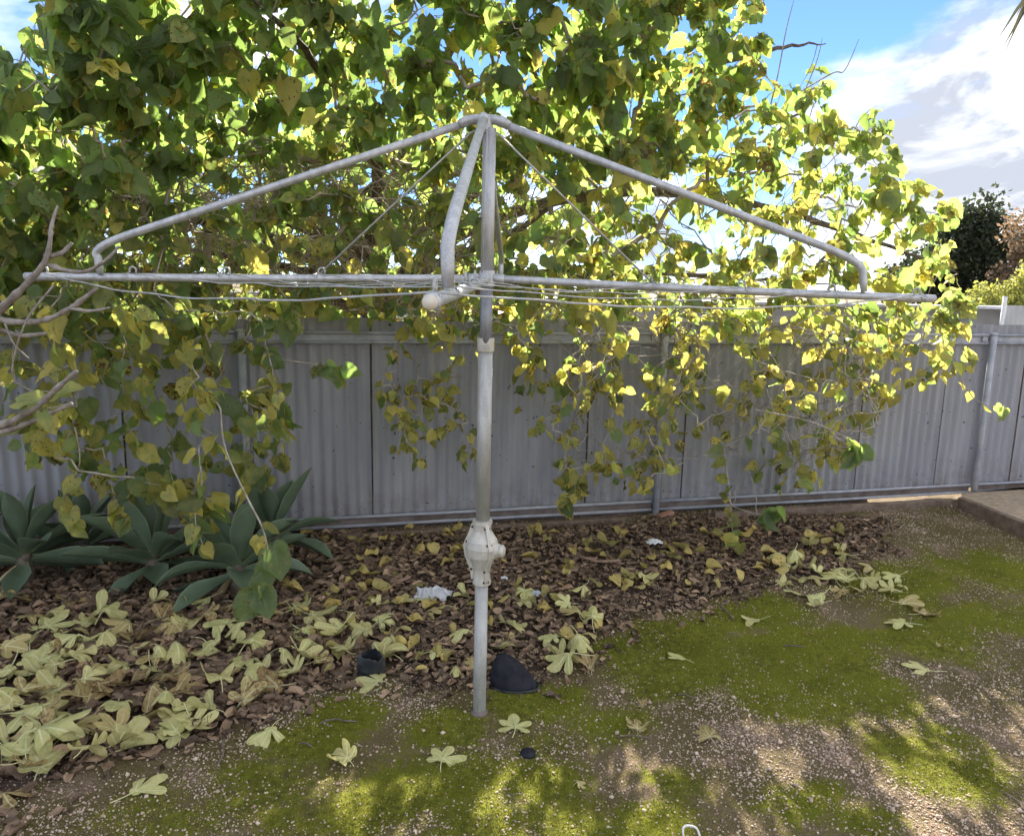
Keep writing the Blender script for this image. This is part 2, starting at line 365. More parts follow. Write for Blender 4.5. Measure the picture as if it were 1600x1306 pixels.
LIT_PX = [(-400, 1330), (0, 1262), (130, 1225), (250, 1185), (420, 1120), (540, 1062), (640, 1072), (740, 1070), (860, 1062), (930, 1010), (1010, 960), (1130, 922), (1260, 905),
          (1330, 880), (1390, 850), (1400, 815), (1250, 806), (1050, 812), (800, 826), (500, 842), (-400, 900)]
LIT_W = [tuple(gnd(x, y)[:2]) for x, y in LIT_PX]
def soft_litter(x, y):
    x = np.asarray(x, float); y = np.asarray(y, float)
    s = np.zeros(x.shape); x = x + .16 * (vnoise(x, y, 4, 51) - .5); y = y + .22 * (vnoise(x, y, 5, 52) - .5); o = [(-.14, 0), (.14, 0), (0, .16), (0, -.16), (0, 0), (.08, .1), (-.08, -.1), (0, -.24), (.05, -.08)]
    for dx, dy in o: s += inpoly(x + dx, y + dy, LIT_W)
    return s / len(o)
MOSS = [(1150, 955, .32, 1.), (1050, 985, .30, .95), (1250, 1010, .35, .95), (1300, 1075, .30, .85), (1390, 1080, .26, .9), (1130, 1050, .36, .9), (960, 1010, .24, .9), (1200, 1090, .3, .8), (1040, 1060, .25, .7), (1400, 905, .45, .75), (1530, 890, .5, .7),
        (1480, 1010, .3, .7), (530, 1108, .14, 1.), (470, 1160, .15, .6), (700, 1135, .12, .75), (640, 1230, .15, .65), (760, 1290, .15, .7), (560, 1260, .14, .7), (1020, 1280, .14, .8), (1430, 1180, .22, .85), (1500, 1150, .2, .8),
        (860, 1090, .22, .65), (950, 1130, .25, .55), (850, 1210, .2, .5), (1060, 1200, .2, .5), (420, 1250, .22, .5), (300, 1290, .2, .45), (1240, 1250, .16, .5), (1290, 1230, .12, .6), (1560, 960, .4, .55), (380, 1205, .12, .5), (250, 1245, .12, .4), (1360, 1280, .14, .7), (900, 1290, .2, .6), (720, 1210, .2, .5)]
def moss_at(x, y):
    x = np.asarray(x, float); m = np.zeros(x.shape)
    for px, py, r, s in MOSS:
        c = gnd(px, py); m = np.maximum(m, s * np.exp(-(((x - c[0]) / r) ** 2 + ((y - c[1]) / (r * .8)) ** 2) * .8))
    m = m * (.72 + .75 * vnoise(x, y, 5, 3)) + .40 * (vnoise(x, y, 2.3, 9) - .22) + .11 * np.clip((2.9 - y) / .6, 0, 1) + .25 * (vnoise(x, y, 9, 12) - .5)
    bare = gnd(1550, 1110); m -= 1.0 * np.exp(-(((x - bare[0]) / .28) ** 2 + ((y - bare[1]) / .3) ** 2))
    bare = gnd(1190, 1170); m -= .5 * np.exp(-(((x - bare[0]) / .4) ** 2 + ((y - bare[1]) / .2) ** 2))
    return np.clip(m, 0, 1) * (1 - soft_litter(x, y))
def gz(x, y):
    near = np.exp(-((np.asarray(x, float)) ** 2 + (np.asarray(y, float) - 3) ** 2) / 120)
    return near * (.030 * (vnoise(x, y, 1.1, 1) - .5) + .014 * (vnoise(x, y, 5, 2) - .5) + .008 * (vnoise(x, y, 17, 4) - .5)) - .004
def axis(lo, hi, a, b, st):
    c = list(np.arange(a, b, st)); d = st; v = a
    while v > lo: d *= 1.35; v -= d; c.insert(0, v)
    d = st; v = c[-1]
    while v < hi: d *= 1.35; v += d; c.append(v)
    return np.array(c)
gx = axis(-300, 300, -3.4, 5.2, .035); gy = axis(-200, 600, 1.3, 6.6, .035)
GX, GY = np.meshgrid(gx, gy); nx, ny = len(gx), len(gy)
V = np.stack([GX.ravel(), GY.ravel(), gz(GX.ravel(), GY.ravel())], 1)
i0 = (np.arange(ny - 1)[:, None] * nx + np.arange(nx - 1)[None]).ravel()
Ft = np.concatenate([np.stack([i0, i0 + 1, i0 + nx + 1], 1), np.stack([i0, i0 + nx + 1, i0 + nx], 1)])
ground = obj('ground', V, Ft, M['ground'], attrs={'moss': ('FLOAT', moss_at(V[:, 0], V[:, 1])), 'litter': ('FLOAT', soft_litter(V[:, 0], V[:, 1]))})
tag(ground, 'bare mossy yard ground with pinkish grit', kind='structure')

# ------------------------------------------------------------------ corrugated fence
fence = empty('corrugated_fence', fp(2.4), 'long grey painted corrugated iron fence with pipe posts behind the hoist', 'fence')
PITCHC = .0735; NP_ = 10; SW = PITCHC * NP_
ss = np.linspace(.004, SW - .004, int(NP_ * 8) + 1)
def sheet_mesh(k):
    r = np.random.default_rng(k); zs = np.linspace(.07, 1.385, 7); V = []; Fc = []
    dent = [(r.uniform(.1, .6), r.uniform(.3, 1.1), r.uniform(-.006, .006)) for _ in range(4)]
    for z in zs:
        for s in ss:
            d = .0085 * math.cos(2 * math.pi * s / PITCHC) + sum(a * math.exp(-((s - x) / .15) ** 2 - ((z - y) / .25) ** 2) for x, y, a in dent)
            V.append((s, d, z))
    n = len(ss)
    for j in range(len(zs) - 1):
        for i in range(n - 1): Fc.append((j * n + i, j * n + i + 1, (j + 1) * n + i + 1, (j + 1) * n + i))
    nb = len(Fc)
    for z in (1.235, .70, .16):                            # nail heads
        for i in (1, 4, 7, 9):
            x = i * PITCHC + r.uniform(-.003, .003); zz = z + r.uniform(-.012, .012); b = len(V)
            for a in range(6): V.append((x + .0045 * math.cos(a * math.pi / 3), .0125, zz + .0045 * math.sin(a * math.pi / 3)))
            Fc.append(tuple(range(b, b + 6)))
    me = mesh('sheet', V, Fc, [M['fence'], M['bolt']])
    for p in me.polygons[nb:]: p.material_index = 1
    return me
SH = [sheet_mesh(k) for k in range(5)]
rotz = math.atan2(fT[1], fT[0])
s0 = -1.085 - 4 * SW
for i in range(16):
    o = link(bpy.data.objects.new('sheet', SH[i % 5]), fence); s = s0 + i * SW
    off = -.022 + (.005 if i % 2 else 0) + random.uniform(-.001, .001)
    q = fp(s + random.uniform(-.004, .004), off, random.uniform(-.012, .008))
    # local +y of the sheet must face the yard: mirror by building the frame directly
    Mx = Matrix(((fT[0], fN[0], 0, 0), (fT[1], fN[1], 0, 0), (0, 0, 1, 0), (0, 0, 0, 1)))
    o.matrix_basis = Matrix.Translation(Vector(q - np.array(fence.location))) @ Mx @ Matrix.Rotation(random.uniform(-.004, .004), 4, 'Y')
AXF = (fT, fN, A(0, 0, 1))
posts = [-3.16, -.39, 2.385, 5.155, 7.92]
for s in posts:
    MB().tube([fp(s, .028, -.1), fp(s, .028, 1.30)], .024, 14).build('post', M['rail'], fence)
    MB().lathe(fp(s, .028, 1.30), [(0, .027), (.012, .027), (.02, .015)], 14).build('post_cap', M['rail'], fence)
MB().box(fp(-.4, -.035, -.005), (9.2, .03, .17), AXF).build('added_gap_board', M['rail_dirty'], fence, False)  # added board behind the fence, blocks sunlit ground showing under the bottom rail
for s in np.arange(s0 + SW, s0 + 16 * SW, SW): MB().box(fp(s, -.042, .70), (.16, .004, 1.34), AXF).build('added_seam_backing', M['rail_dirty'], fence, False)  # added dark backing, keeps light from showing through the sheet seams
for a, b in zip(posts[:-1], posts[1:]):
    L = b - a - .056; m = (a + b) / 2
    for z, nm in ((1.300, 'top_rail'), (.100, 'bottom_rail')):
        w = MB().box(fp(m, -.001, z - .03), (L, .006, .056), AXF); w.build(nm + '_web', M['rail'] if z > 1 else M['rail_dirty'], fence, False)
        for zz in (z, z - .062):
            MB().tube([fp(m - L / 2, .010, zz), fp(m, .012, zz + random.uniform(-.006, .004)), fp(m + L / 2, .010, zz)], .011, 8).build(nm, M['rail'], fence)
    for e in (-1, 1):
        MB().box(fp(m + e * (L / 2 - .04), .012, 1.27), (.05, .012, .036), AXF).build('rail_bracket', M['rail'], fence, False)

# timber edging along the fence and the sleeper by the garden bed
def plank(name, p0, p1, w, h, label, mat='timber', z0=0.0, group=None, seg=14):
    p0 = A(*p0); p1 = A(*p1); t = unit(p1 - p0); n = A(-t[1], t[0], 0); V = []; Fc = []
    for i in range(seg + 1):
        c = p0 + (p1 - p0) * i / seg
        j = lambda a: random.uniform(-a, a)
        for dx, dz in ((-w / 2, -.05), (w / 2, -.05), (w / 2, h - .006), (w / 2 - .006, h), (-w / 2 + .006, h), (-w / 2, h - .006)):
            V.append(c + n * (dx + j(.0015)) + A(0, 0, z0 + dz + j(.002)))
    for i in range(seg):
        for k in range(6): Fc.append((i * 6 + k, i * 6 + (k + 1) % 6, (i + 1) * 6 + (k + 1) % 6, (i + 1) * 6 + k))
    Fc += [tuple(range(5, -1, -1)), tuple(seg * 6 + k for k in range(6))]
    c = (p0 + p1) / 2; o = obj(name, np.array(V) - c, Fc, M[mat], smooth=False); o.location = Vector(c); return tag(o, label, 'timber', group)
plank('timber_edging', fp(2.75, .20), fp(4.78, .20), .045, .055, 'low weathered timber edging board lying along the fence foot right of centre')
plank('timber_edging', fp(.15, .17), fp(2.1, .13), .05, .035, 'dark half-buried timber board along the fence foot behind the hoist post')
sl0 = gnd(1500, 796); sl1 = gnd(1760, 905)
plank('timber_sleeper', sl0, sl1, .05, .10, 'brown timber sleeper edging the sandy bed at the right edge')
bed = MB().add([sl0 + A(.03, .03, .05), sl1 + A(.03, .03, .05), sl1 + A(4, 3, .05), fp(9, .06, .05), fp(5.0, .06, .05)], [(0, 1, 2, 3, 4)]).build('garden_bed_soil', M['sand'], None, False)
tag(bed, kind='structure')

# ------------------------------------------------------------------ clothes hoist
HB = gnd(749, 1110); HY = HB[1]
hoist = empty('clothes_hoist', HB, 'grey galvanised rotary clothes hoist with four arms standing in the yard', 'clothes hoist')
topP = at(757, 186, HY); hubP = at(760, 435, HY); colP = at(760, 549, HY); gearT = at(757, 813, HY); gearB = at(754, 911, HY)
def ax(z):                                                # the post leans a little
    f = (z - HB[2]) / (topP[2] - HB[2]); return A(HB[0] + (hubP[0] + .004 - HB[0]) * f, HY, z)
PX = HY / FOC * 1.0
MB().tube([ax(-.25), ax(gearB[2] + .02)], .0245, 24).build('lower_post', M['galv_post'], hoist)
MB().tube([ax(gearT[2] - .03), ax(colP[2] + .02)], .0255, 24).build('middle_post', M['galv_post'], hoist)
MB().tube([ax(colP[2] - .02), ax(hubP[2] - .01)], .0215, 24).build('inner_post', M['galv_dark'], hoist)
MB().tube([ax(hubP[2] - .012), ax(topP[2] - .03)], .0225, 24).build('upper_post', M['galv'], hoist)
MB().lathe(ax(0.0) * A(1, 1, 0) + A(0, 0, float(gz(HB[0], HB[1]))), [(-.02, .034), (.004, .034), (.008, .030), (.014, .0255)], 24).build('base_ring', M['rail_dirty'], hoist)
zc0, zc1 = colP[2], at(760, 528, HY)[2]
# collar with a U notch facing the camera
V = []; Fc = []; n = 48
for k in range(n):
    a = 2 * math.pi * k / n; d = ((a - 1.5 * math.pi + math.pi) % (2 * math.pi)) - math.pi
    notch = .017 * max(0, 1 - (d / .42) ** 2) ** .5 if abs(d) < .42 else 0
    c = A(math.cos(a), math.sin(a), 0)
    for r, z in ((.0285, zc0), (.0300, zc0 + .004), (.0300, zc1 - notch), (.0225, zc1 - notch), (.0225, zc0)): V.append(ax(z) * A(1, 1, 0) + c * r + A(0, 0, z))
for k in range(n):
    for j in range(5): Fc.append((k * 5 + j, ((k + 1) % n) * 5 + j, ((k + 1) % n) * 5 + (j + 1) % 5, k * 5 + (j + 1) % 5))
collar = autosmooth(obj('collar', V, Fc, M['cast'], hoist))
mk = MB()
for row, z in enumerate((zc0 + .020, zc0 + .012)):        # worn embossed marks
    for i in range(9):
        a = 1.5 * math.pi + (i - 4) * .095
        c = A(math.cos(a), math.sin(a), 0); mk.box(ax(z) * A(1, 1, 0) + c * .0303 + A(0, 0, z + random.uniform(-.0008, .0008)), (.0012 + .0008 * random.random(), .0016, .0028 + .002 * random.random()), (A(-c[1], c[0], 0), c, A(0, 0, 1)))
mk.build('embossed_mark', M['galv_post'], collar, False)
# gear housing
def zpx(y): return at(756, y, HY)[2]
prof = [(911, .026), (911, .034), (906, .0345), (903, .0315), (888, .031), (886, .032), (868, .050), (866, .0515), (866, .060), (852, .062), (851, .0605), (849, .0600), (848, .0585), (846, .058), (845, .0565), (843, .056), (829, .034), (828, .0325), (818, .032), (817, .0365), (813, .036), (812, .026)]
hz = [zpx(y) for y, r in prof]; gb = MB().lathe(ax(hz[8]) * A(1, 1, 0), [(z, r) for z, (y, r) in zip(hz, prof)], 48).build('gear_housing', M['cast'], hoist); autosmooth(gb, 25)
def rib(ang, name='rib'):
    c = A(math.cos(ang), math.sin(ang), 0); t = A(-c[1], c[0], 0); m = MB(); pts = [(908, .034), (888, .040), (868, .060), (852, .067), (829, .045), (817, .036)]
    for side in (-1, 1):
        V = []; Fc = []
        for y, r in pts:
            z = zpx(y)
            for dr, dt in ((-.014, .0005), (0.004, .0005), (0.004, .0065), (-.014, .0065)): V.append(ax(z) * A(1, 1, 0) + c * (r + dr) + t * (side * dt) + A(0, 0, z))
        for i in range(len(pts) - 1):
            for k in range(4): Fc.append((i * 4 + k, i * 4 + (k + 1) % 4, i * 4 + 4 + (k + 1) % 4, i * 4 + 4 + k))
        Fc += [(0, 1, 2, 3), tuple(len(V) - 4 + k for k in range(4))]
        m.add(V, Fc)
    o = m.build(name, M['cast'], gb, False)
    for y, r in ((822, .036), (845, .056), (888, .038), (905, .034)):
        z = zpx(y); p = ax(z) * A(1, 1, 0) + c * (r + .001) + A(0, 0, z); MB().tube([p - t * .011, p + t * .011], .0042, 8).build('bolt', M['bolt'], gb)
for a in (-62, 178, 60): rib(math.radians(a))
bz = zpx(857); bd = unit(A(.86, -.30, 0)); bo = ax(bz)
autosmooth(MB().lathe(bo, [(.03, .030), (.066, .026), (.070, .0225), (.0705, .0215), (.073, .0215), (.0735, .0245), (.080, .0235), (.086, .017), (.088, .006)], 24, bd).build('crank_boss', M['cast'], gb))
cr = bo + bd * .0718
MB().tube([cr + A(0, 0, -.004), cr + A(-.002, 0, -.05), cr + A(-.007, .004, -.120)], [.0052, .005, .0045], 8).build('crank_rod', M['rust'], hoist)
# arms: left, right, front, back
ends = {'l': at(40, 432, 2.50), 'r': at(1460, 467, 2.55), 'f': at(672, 472, 1.14), 'b': at(785, 436, 4.08)}
arm = {}
for k, e in ends.items():
    d = unit(e - hubP); start = hubP + d * .03
    if k == 'f': start = start + A(0, 0, -.004)
    L = np.linalg.norm(e - start); arm[k] = (start, e, d, L)
    mid = (start + e) / 2 + A(0, 0, -.003)
    a_o = MB().tube(smoothpath([start, mid, e], 9), .0132 if k != 'f' else .0128, 16).build('arm', M['galv'], hoist)
    MB().tube([e - d * .004, e + d * .0025], .0118, 16).build('end_plug', M['capend'] if k == 'f' else M['galv_post'], a_o)
    MB().tube([hubP + d * .015, hubP + d * .062], .0168, 16).build('arm_socket', M['galv'], hoist)
autosmooth(MB().lathe(ax(hubP[2]), [(-.028, .0225), (-.028, .027), (.026, .027), (.026, .0225)], 28).build('hub', M['galv'], hoist))
def on_arm(k, dist, up=0.0):
    s, e, d, L = arm[k]; return hubP + d * dist + A(0, 0, up)
# struts
strut = {'l': [(at(165, 379, 2.5)), at(153, 402, 2.5), at(156, 428, 2.5)], 'r': [at(1322, 399, 2.55), at(1348, 425, 2.55), at(1350, 456, 2.55)], 'f': [at(709, 335, 1.41), at(699, 385, 1.345), at(700, 450, 1.345)]}
sb = on_arm('b', 1.28); strut['b'] = [sb + A(0, -.05, .115), sb + A(0, -.004, .07), sb + A(0, 0, .006)]
for k, (b1, b2, b3) in strut.items():
    d = arm[k][2]; hd = unit(d * A(1, 1, 0)); s = A(topP[0], topP[1], topP[2] - .004) + hd * .03
    st0 = s; body = st0 + (b1 - st0) * .93
    pts = [st0, st0 + (b1 - st0) * .5, body] + list(bez(body, b1 + (b1 - st0) * .05, b2, 7)[1:]) + [b2 + (b3 - b2) * .5, b3]
    MB().tube(pts, [.0128] * (len(pts) - 2) + [.0125, .0105], 14).build('strut', M['galv'], hoist)
    MB().tube([topP + hd * .008, topP + hd * .04 + unit(b1 - s) * .02, s + unit(b1 - s) * .055], .0158, 14).build('strut_socket', M['galv'], hoist)
    # thin stay rod from the crown to the middle of the arm
    q = on_arm(k, .565, .014); h0 = topP + hd * .045 + A(0, 0, -.045)
    if k == 'f': h0 = h0 + A(.012, 0, 0); q = on_arm('f', .06, .02) + A(-.012, 0, 0)
    MB().tube([topP + hd * .02 + A(0, 0, -.035), h0, q], .0034, 8).build('stay_rod', M['galv_post'], hoist)
autosmooth(MB().lathe(topP, [(-.045, .0245), (-.03, .027), (.002, .026), (.012, .018), (.016, .004)], 24).build('crown_cap', M['galv'], hoist))
# tabs and lines
DW = [1.44, 1.16, .86, .55]
for k in arm:
    s, e, d, L = arm[k]
    for j, w in enumerate(DW):
        dist = w * (np.linalg.norm(e - hubP) / 1.50); p = on_arm(k, dist, .011); 
        sd = unit(np.cross(d, A(0, 0, 1))); loop = [p + d * (.011 * math.cos(a)) + A(0, 0, .010 + .012 * math.sin(a)) for a in np.linspace(-.7, math.pi + .7, 9)]
        MB().tube(loop, .0034, 6).build('line_eyelet', M['galv_post'], hoist)
        if j < 4:
            hx = [on_arm(k, dist + .012 * i / 8 + .012, 0) + (sd * math.cos(i * 1.5) + A(0, 0, math.sin(i * 1.5))) * .0155 for i in range(14)]
            MB().tube(hx, .0019, 5).build('wire_wrap', M['wire'], hoist)
order = ['l', 'f', 'r', 'b']
for j, w in enumerate(DW):
    for i in range(4):
        k1, k2 = order[i], order[(i + 1) % 4]
        p = on_arm(k1, w * np.linalg.norm(arm[k1][1] - hubP) / 1.5, .012); q = on_arm(k2, w * np.linalg.norm(arm[k2][1] - hubP) / 1.5, .012)
        n = 26; pts = []; ph = random.uniform(0, 6)
        sag = random.uniform(.012, .032) * (1.3 if j == 0 else 1)
        for a in range(n + 1):
            t = a / n; v = p + (q - p) * t; v = v + A(0, 0, -4 * sag * t * (1 - t) + .0028 * math.sin(9 * t * 3 + ph) * math.sin(math.pi * t) + random.uniform(-.0012, .0012)); pts.append(v)
        MB().tube(pts, .0023 if j == 0 else .0019, 6).build('clothes_line', M['wire'], hoist)

# ------------------------------------------------------------------ leaf templates
def heart_leaf(rows, cols, seed, fold, droop, wave, round_=0.0):
    r = np.random.default_rng(seed); V = []; UV = []; Fc = []; us = np.linspace(-1, 1, cols)
    asym = r.uniform(-.06, .06); twist = r.normal(0, .45)
    VR = np.array([0, .06, .17, .32, .48, .64, .79, .91, 1.0]); rows = len(VR)
    for v in VR:
        w = np.interp(v, [0, .06, .17, .32, .48, .64, .79, .91, 1.0], [.15, .30, .395, .42, .385, .30, .185, .075, .004])
        for u in us:
            back = -.16 * (1 - v) ** 5 * abs(u) * 1.0      # cordate base
            x = v + back * (1 if v < .3 else 0)
            ser = (1 + r.uniform(-.08, .08)) if abs(u) > .9 and v < 1 else 1
            y = u * w * ser + asym * math.sin(math.pi * v) * .5
            z = abs(u) * w * fold - droop * v * v * .5 + wave * w * math.sin(6 * v + 3 * u + seed) * abs(u)
            tw_ = twist * v; V.append((x - .02, y * math.cos(tw_) - z * math.sin(tw_), y * math.sin(tw_) + z * math.cos(tw_))); UV.append((u, v, 0))
    for i in range(rows - 1):
        for j in range(cols - 1):
            a = i * cols + j; Fc += [(a, a + 1, a + cols + 1), (a, a + cols + 1, a + cols)]
    b = len(V)                                           # petiole
    for x, z in ((-.26, .07), (.0, 0.0)):
        for k in range(3):
            an = k * 2.1; V.append((x, .010 * math.cos(an), z + .010 * math.sin(an))); UV.append((0, .5, 0))
    for k in range(3): k2 = (k + 1) % 3; Fc += [(b + k, b + k2, b + 3 + k2), (b + k, b + 3 + k2, b + 3 + k)]
    return np.array(V), np.array(Fc), np.array(UV)
def variants(n, rows, cols, **kw):
    return [heart_leaf(rows, cols, 100 + i, fold=rng.uniform(.0, .8), droop=rng.uniform(-.1, .9), wave=rng.uniform(.1, .65), **kw) for i in range(n)]
T_FINE = variants(12, 8, 5); T_COARSE = variants(14, 6, 3)
def batch(T, idx, R, P, S, tint):
    Vs, Fs, Us, Ts = [], [], [], []; b = 0
    for k in range(len(T)):
        m = np.where(idx == k)[0]
        if not len(m): continue
        v, f, u = T[k]
        X = np.einsum('nij,vj->nvi', R[m], v) * S[m][:, None, None] + P[m][:, None, :]
        Vs.append(X.reshape(-1, 3)); Fs.append((f[None] + (np.arange(len(m)) * len(v))[:, None, None] + b).reshape(-1, 3)); Us.append(np.tile(u, (len(m), 1)))
        Ts.append(np.repeat(np.c_[tint[m], np.ones(len(m))], len(v), 0)); b += len(m) * len(v)
    return np.concatenate(Vs), np.concatenate(Fs), {'leafuv': ('FLOAT_VECTOR', np.concatenate(Us)), 'tint': ('FLOAT_COLOR', np.concatenate(Ts))}
def frames(axis_, nrm):
    a = axis_ / np.linalg.norm(axis_, axis=1, keepdims=True); z = nrm - a * np.sum(a * nrm, 1, keepdims=True); z /= np.linalg.norm(z, axis=1, keepdims=True) + 1e-9
    return np.stack([a, np.cross(z, a), z], 2)
def rm(R, P, S):
    m = Matrix.Identity(4)
    for i in range(3):
        for j in range(3): m[i][j] = R[i][j] * S
        m[i][3] = P[i]
    return m

# ------------------------------------------------------------------ mulberry tree
rt = np.random.default_rng(23)
TB = A(-1.25, 6.5, 0)
tree = empty('mulberry_tree', TB, 'sprawling green and yellow mulberry tree growing over the fence', 'tree')
nodes = []; par = []
def add_path(P, parent):
    for p in P: nodes.append(np.array(p, float)); par.append(parent); parent = len(nodes) - 1
    return parent
fork = A(-1.15, 6.25, 1.35)
tp = smoothpath([TB + A(0, 0, -.2), TB + A(.1, -.05, .5), fork], 8); ftip = add_path(tp, -1)
LIMBS = [([(-1.7, 5.9, 1.85), (-2.6, 5.2, 2.15), (-3.4, 4.4, 2.35), (-4.0, 3.6, 2.5)], .075), ([(-1.05, 5.6, 2.0), (-.85, 4.7, 2.35), (-.95, 3.7, 2.6), (-1.1, 3.0, 2.75)], .065),
         ([(-.6, 5.9, 1.9), (.4, 5.6, 2.25), (1.5, 5.5, 2.25), (2.5, 5.5, 2.0), (3.1, 5.3, 1.75)], .07), ([(-1.0, 6.1, 2.3), (-.6, 5.8, 3.1), (-.2, 5.2, 3.6), (.1, 4.4, 3.7)], .07),
         ([(-1.7, 5.9, 2.4), (-2.3, 5.1, 3.0), (-2.3, 4.0, 3.2), (-2.1, 3.1, 3.1)], .06), ([(-.2, 5.8, 2.4), (.7, 5.4, 2.9), (1.5, 5.1, 3.1), (2.0, 5.2, 3.2)], .055),
         ([(-1.3, 6.4, 2.2), (-1.6, 6.6, 3.0), (-2.2, 6.4, 3.7)], .05), ([(-1.9, 5.7, 1.6), (-2.4, 4.9, 1.65), (-2.6, 4.1, 1.75), (-2.3, 3.6, 1.7)], .045), ([(-.5, 5.6, 1.65), (.1, 5.15, 1.7), (.7, 4.9, 1.75)], .045), ([(-1.2, 5.7, 1.75), (-1.5, 5.2, 2.0), (-1.9, 4.7, 1.95), (-2.3, 4.3, 2.0)], .07), ([(-1.0, 5.7, 1.7), (-1.15, 5.2, 1.95), (-.8, 4.8, 2.35)], .075), ([(-1.3, 5.9, 1.6), (-1.9, 5.5, 1.75), (-2.9, 5.0, 1.9)], .06), ([(-.9, 5.8, 1.6), (-.3, 5.3, 1.85), (.2, 5.0, 2.1), (.5, 4.8, 2.5)], .055), ([(.6, 5.9, 1.7), (1.6, 5.75, 1.7), (2.4, 5.45, 1.65)], .04)]
limb_paths = []
for P, r in LIMBS:
    q = smoothpath([fork] + [A(*p) for p in P], 12 * len(P)); q[1:-1] += rt.normal(0, .006, (len(q) - 2, 3)); limb_paths.append((q, r)); add_path(q[1:], ftip)
# targets: where the canopy is, as a volume in front of, over and behind the fence
CAN = [(-420, 120), (-60, 80), (60, 60), (75, -60), (150, -330), (1180, -330), (1225, -40), (1205, 60), (1235, 105), (1300, 125), (1275, 190), (1340, 175), (1365, 140), (1390, 215), (1412, 285), (1490, 288), (1475, 360), (1488, 450), (1535, 490), (1490, 520), (1100, 510), (700, 505), (300, 505), (-420, 505)]
def front_depth(px, py):
    a = np.interp(py, [-300, 0, 250, 500], [3.1, 3.25, 3.7, 4.1]); l = np.interp(py, [-300, 0, 250, 500], [2.7, 2.75, 3.05, 3.3]); r_ = np.interp(py, [-300, 0, 250, 500], [4.0, 4.2, 4.4, 4.7])
    wl_ = np.clip((480 - px) / 350, 0, 1); wr = np.clip((px - 950) / 350, 0, 1); return a * (1 - wl_) * (1 - wr) + l * wl_ + r_ * wr
targets = []
def sample(poly, n, dfun, kind):
    c = 0; xs = [p[0] for p in poly]; ys = [p[1] for p in poly]
    while c < n:
        px, py = rt.uniform(min(xs), max(xs)), rt.uniform(min(ys), max(ys))
        if not inpoly(np.array([px]), np.array([py]), poly)[0]: continue
        Y = dfun(px, py)
        if Y is None: continue
        P = at(px, py, Y)
        if P[2] > 4.3 or P[2] < .1: continue
        if kind.startswith('h') and P[1] > fence_depth(P[0]) - .09: continue
        if P[2] < 1.5 and abs(P[1] - fence_depth(P[0])) < .09: continue
        if P[2] < 1.38 and P[1] > fence_depth(P[0]) and not kind == 'c': continue
        targets.append((P, kind, px, py)); c += 1
def d_canopy(px, py):
    th = np.interp(px, [-400, 300, 900, 1200, 1500], [1.3, 1.2, 1.0, .34, .22]); th *= np.interp(py, [-300, 0, 300, 500], [.8, .9, 1.0, 1.0])
    if px > 1180 and rt.random() < .35: return None
    if py < 220 and rt.random() < .28: return None
    dd = min(rt.exponential(th), 3.2)
    if py > 260 and 180 < px < 1120 and dd < 1.3 and rt.random() < .62: return None
    return front_depth(px, py) + dd
sample(CAN, 2650, d_canopy, 'c')
BACK = [(-350, 120), (1080, 120), (1150, 330), (1150, 500), (-350, 500)]
sample([(-300, 180), (820, 180), (820, 500), (-300, 500)], 330, lambda x, y: rt.uniform(4.9, 7.4), 'c')
sample(BACK, 460, lambda x, y: rt.uniform(5.4, 7.8), 'c')
sample([(-350, 420), (1170, 420), (1170, 515), (-350, 515)], 290, lambda x, y: rt.uniform(5.3, 7.3) + .5 * max(0, (x - 900) / 500), 'c')
H1 = [(0, 470), (430, 470), (440, 640), (475, 735), (410, 770), (330, 820), (285, 790), (190, 770), (130, 730), (50, 720), (20, 640)]
H2 = [(595, 500), (745, 500), (742, 735), (625, 735), (590, 690)]
H3 = [(772, 490), (1100, 490), (1105, 700), (1010, 770), (890, 780), (850, 700), (800, 640)]
H4 = [(1100, 480), (1500, 490), (1525, 560), (1390, 630), (1330, 720), (1210, 780), (1120, 700)]
sample(H1, 110, lambda x, y: rt.uniform(3.2, 4.15), 'h1')
sample(H2, 46, lambda x, y: rt.uniform(4.2, 4.75), 'h2')
sample(H3, 120, lambda x, y: rt.uniform(4.1, 4.95), 'h3')
sample(H4, 140, lambda x, y: rt.uniform(4.4, 5.5), 'h4')
targets.sort(key=lambda t: (0 if t[1] == 'c' else 1, np.linalg.norm(t[0] - fork) if t[1] == 'c' else 10 - t[0][2]))
term = []
NA = np.zeros((200000, 3)); nn = len(nodes); NA[:nn] = np.array(nodes)
def grow(P, parent, sagk, jit=.012, step=.07):
    global nn
    p0 = NA[parent]; L = np.linalg.norm(P - p0); n = max(3, int(L / step))
    mid = (p0 + P) / 2 + A(0, 0, sagk * L) + rt.normal(0, .07 * L, 3)
    q = bez(p0, mid, P, n + 1)[1:]; q[:-1] += rt.normal(0, jit, (len(q) - 1, 3)); ids = []
    for v in q: NA[nn] = v; par.append(parent); parent = nn; ids.append(nn); nn += 1
    return ids
for P, kind, px, py in targets:
    X = NA[:nn]; d = X - P; c = np.linalg.norm(d, axis=1)
    if kind == 'c': c = c + .5 * np.maximum(0, X[:, 2] - P[2] - .5)
    else:
        c = c + 1.0 * np.maximum(0, P[2] - X[:, 2] + .03)
        beh = (X[:, 1] > fA[1] + (X[:, 0] - fA[0]) * fT[1] / fT[0] - .06) & (X[:, 2] < 1.42); c = c + 9 * beh
    b = int(np.argmin(c)); term.append((grow(P, b, .16 if kind == 'c' else .05), kind, px, py))
def explicit(pts, kind, sz=None, close=True):
    global nn
    P = np.array([at(*p) for p in pts]); b = int(np.argmin(np.linalg.norm(NA[:nn] - P[0], axis=1))) ; ids = grow(P[0], b, .08)
    global_ids = []; parent = ids[-1]
    q = smoothpath(P, len(P) * 6)[1:]
    for v in q: NA[nn] = v; par.append(parent); parent = nn; global_ids.append(nn); nn += 1
    return global_ids
EX = []
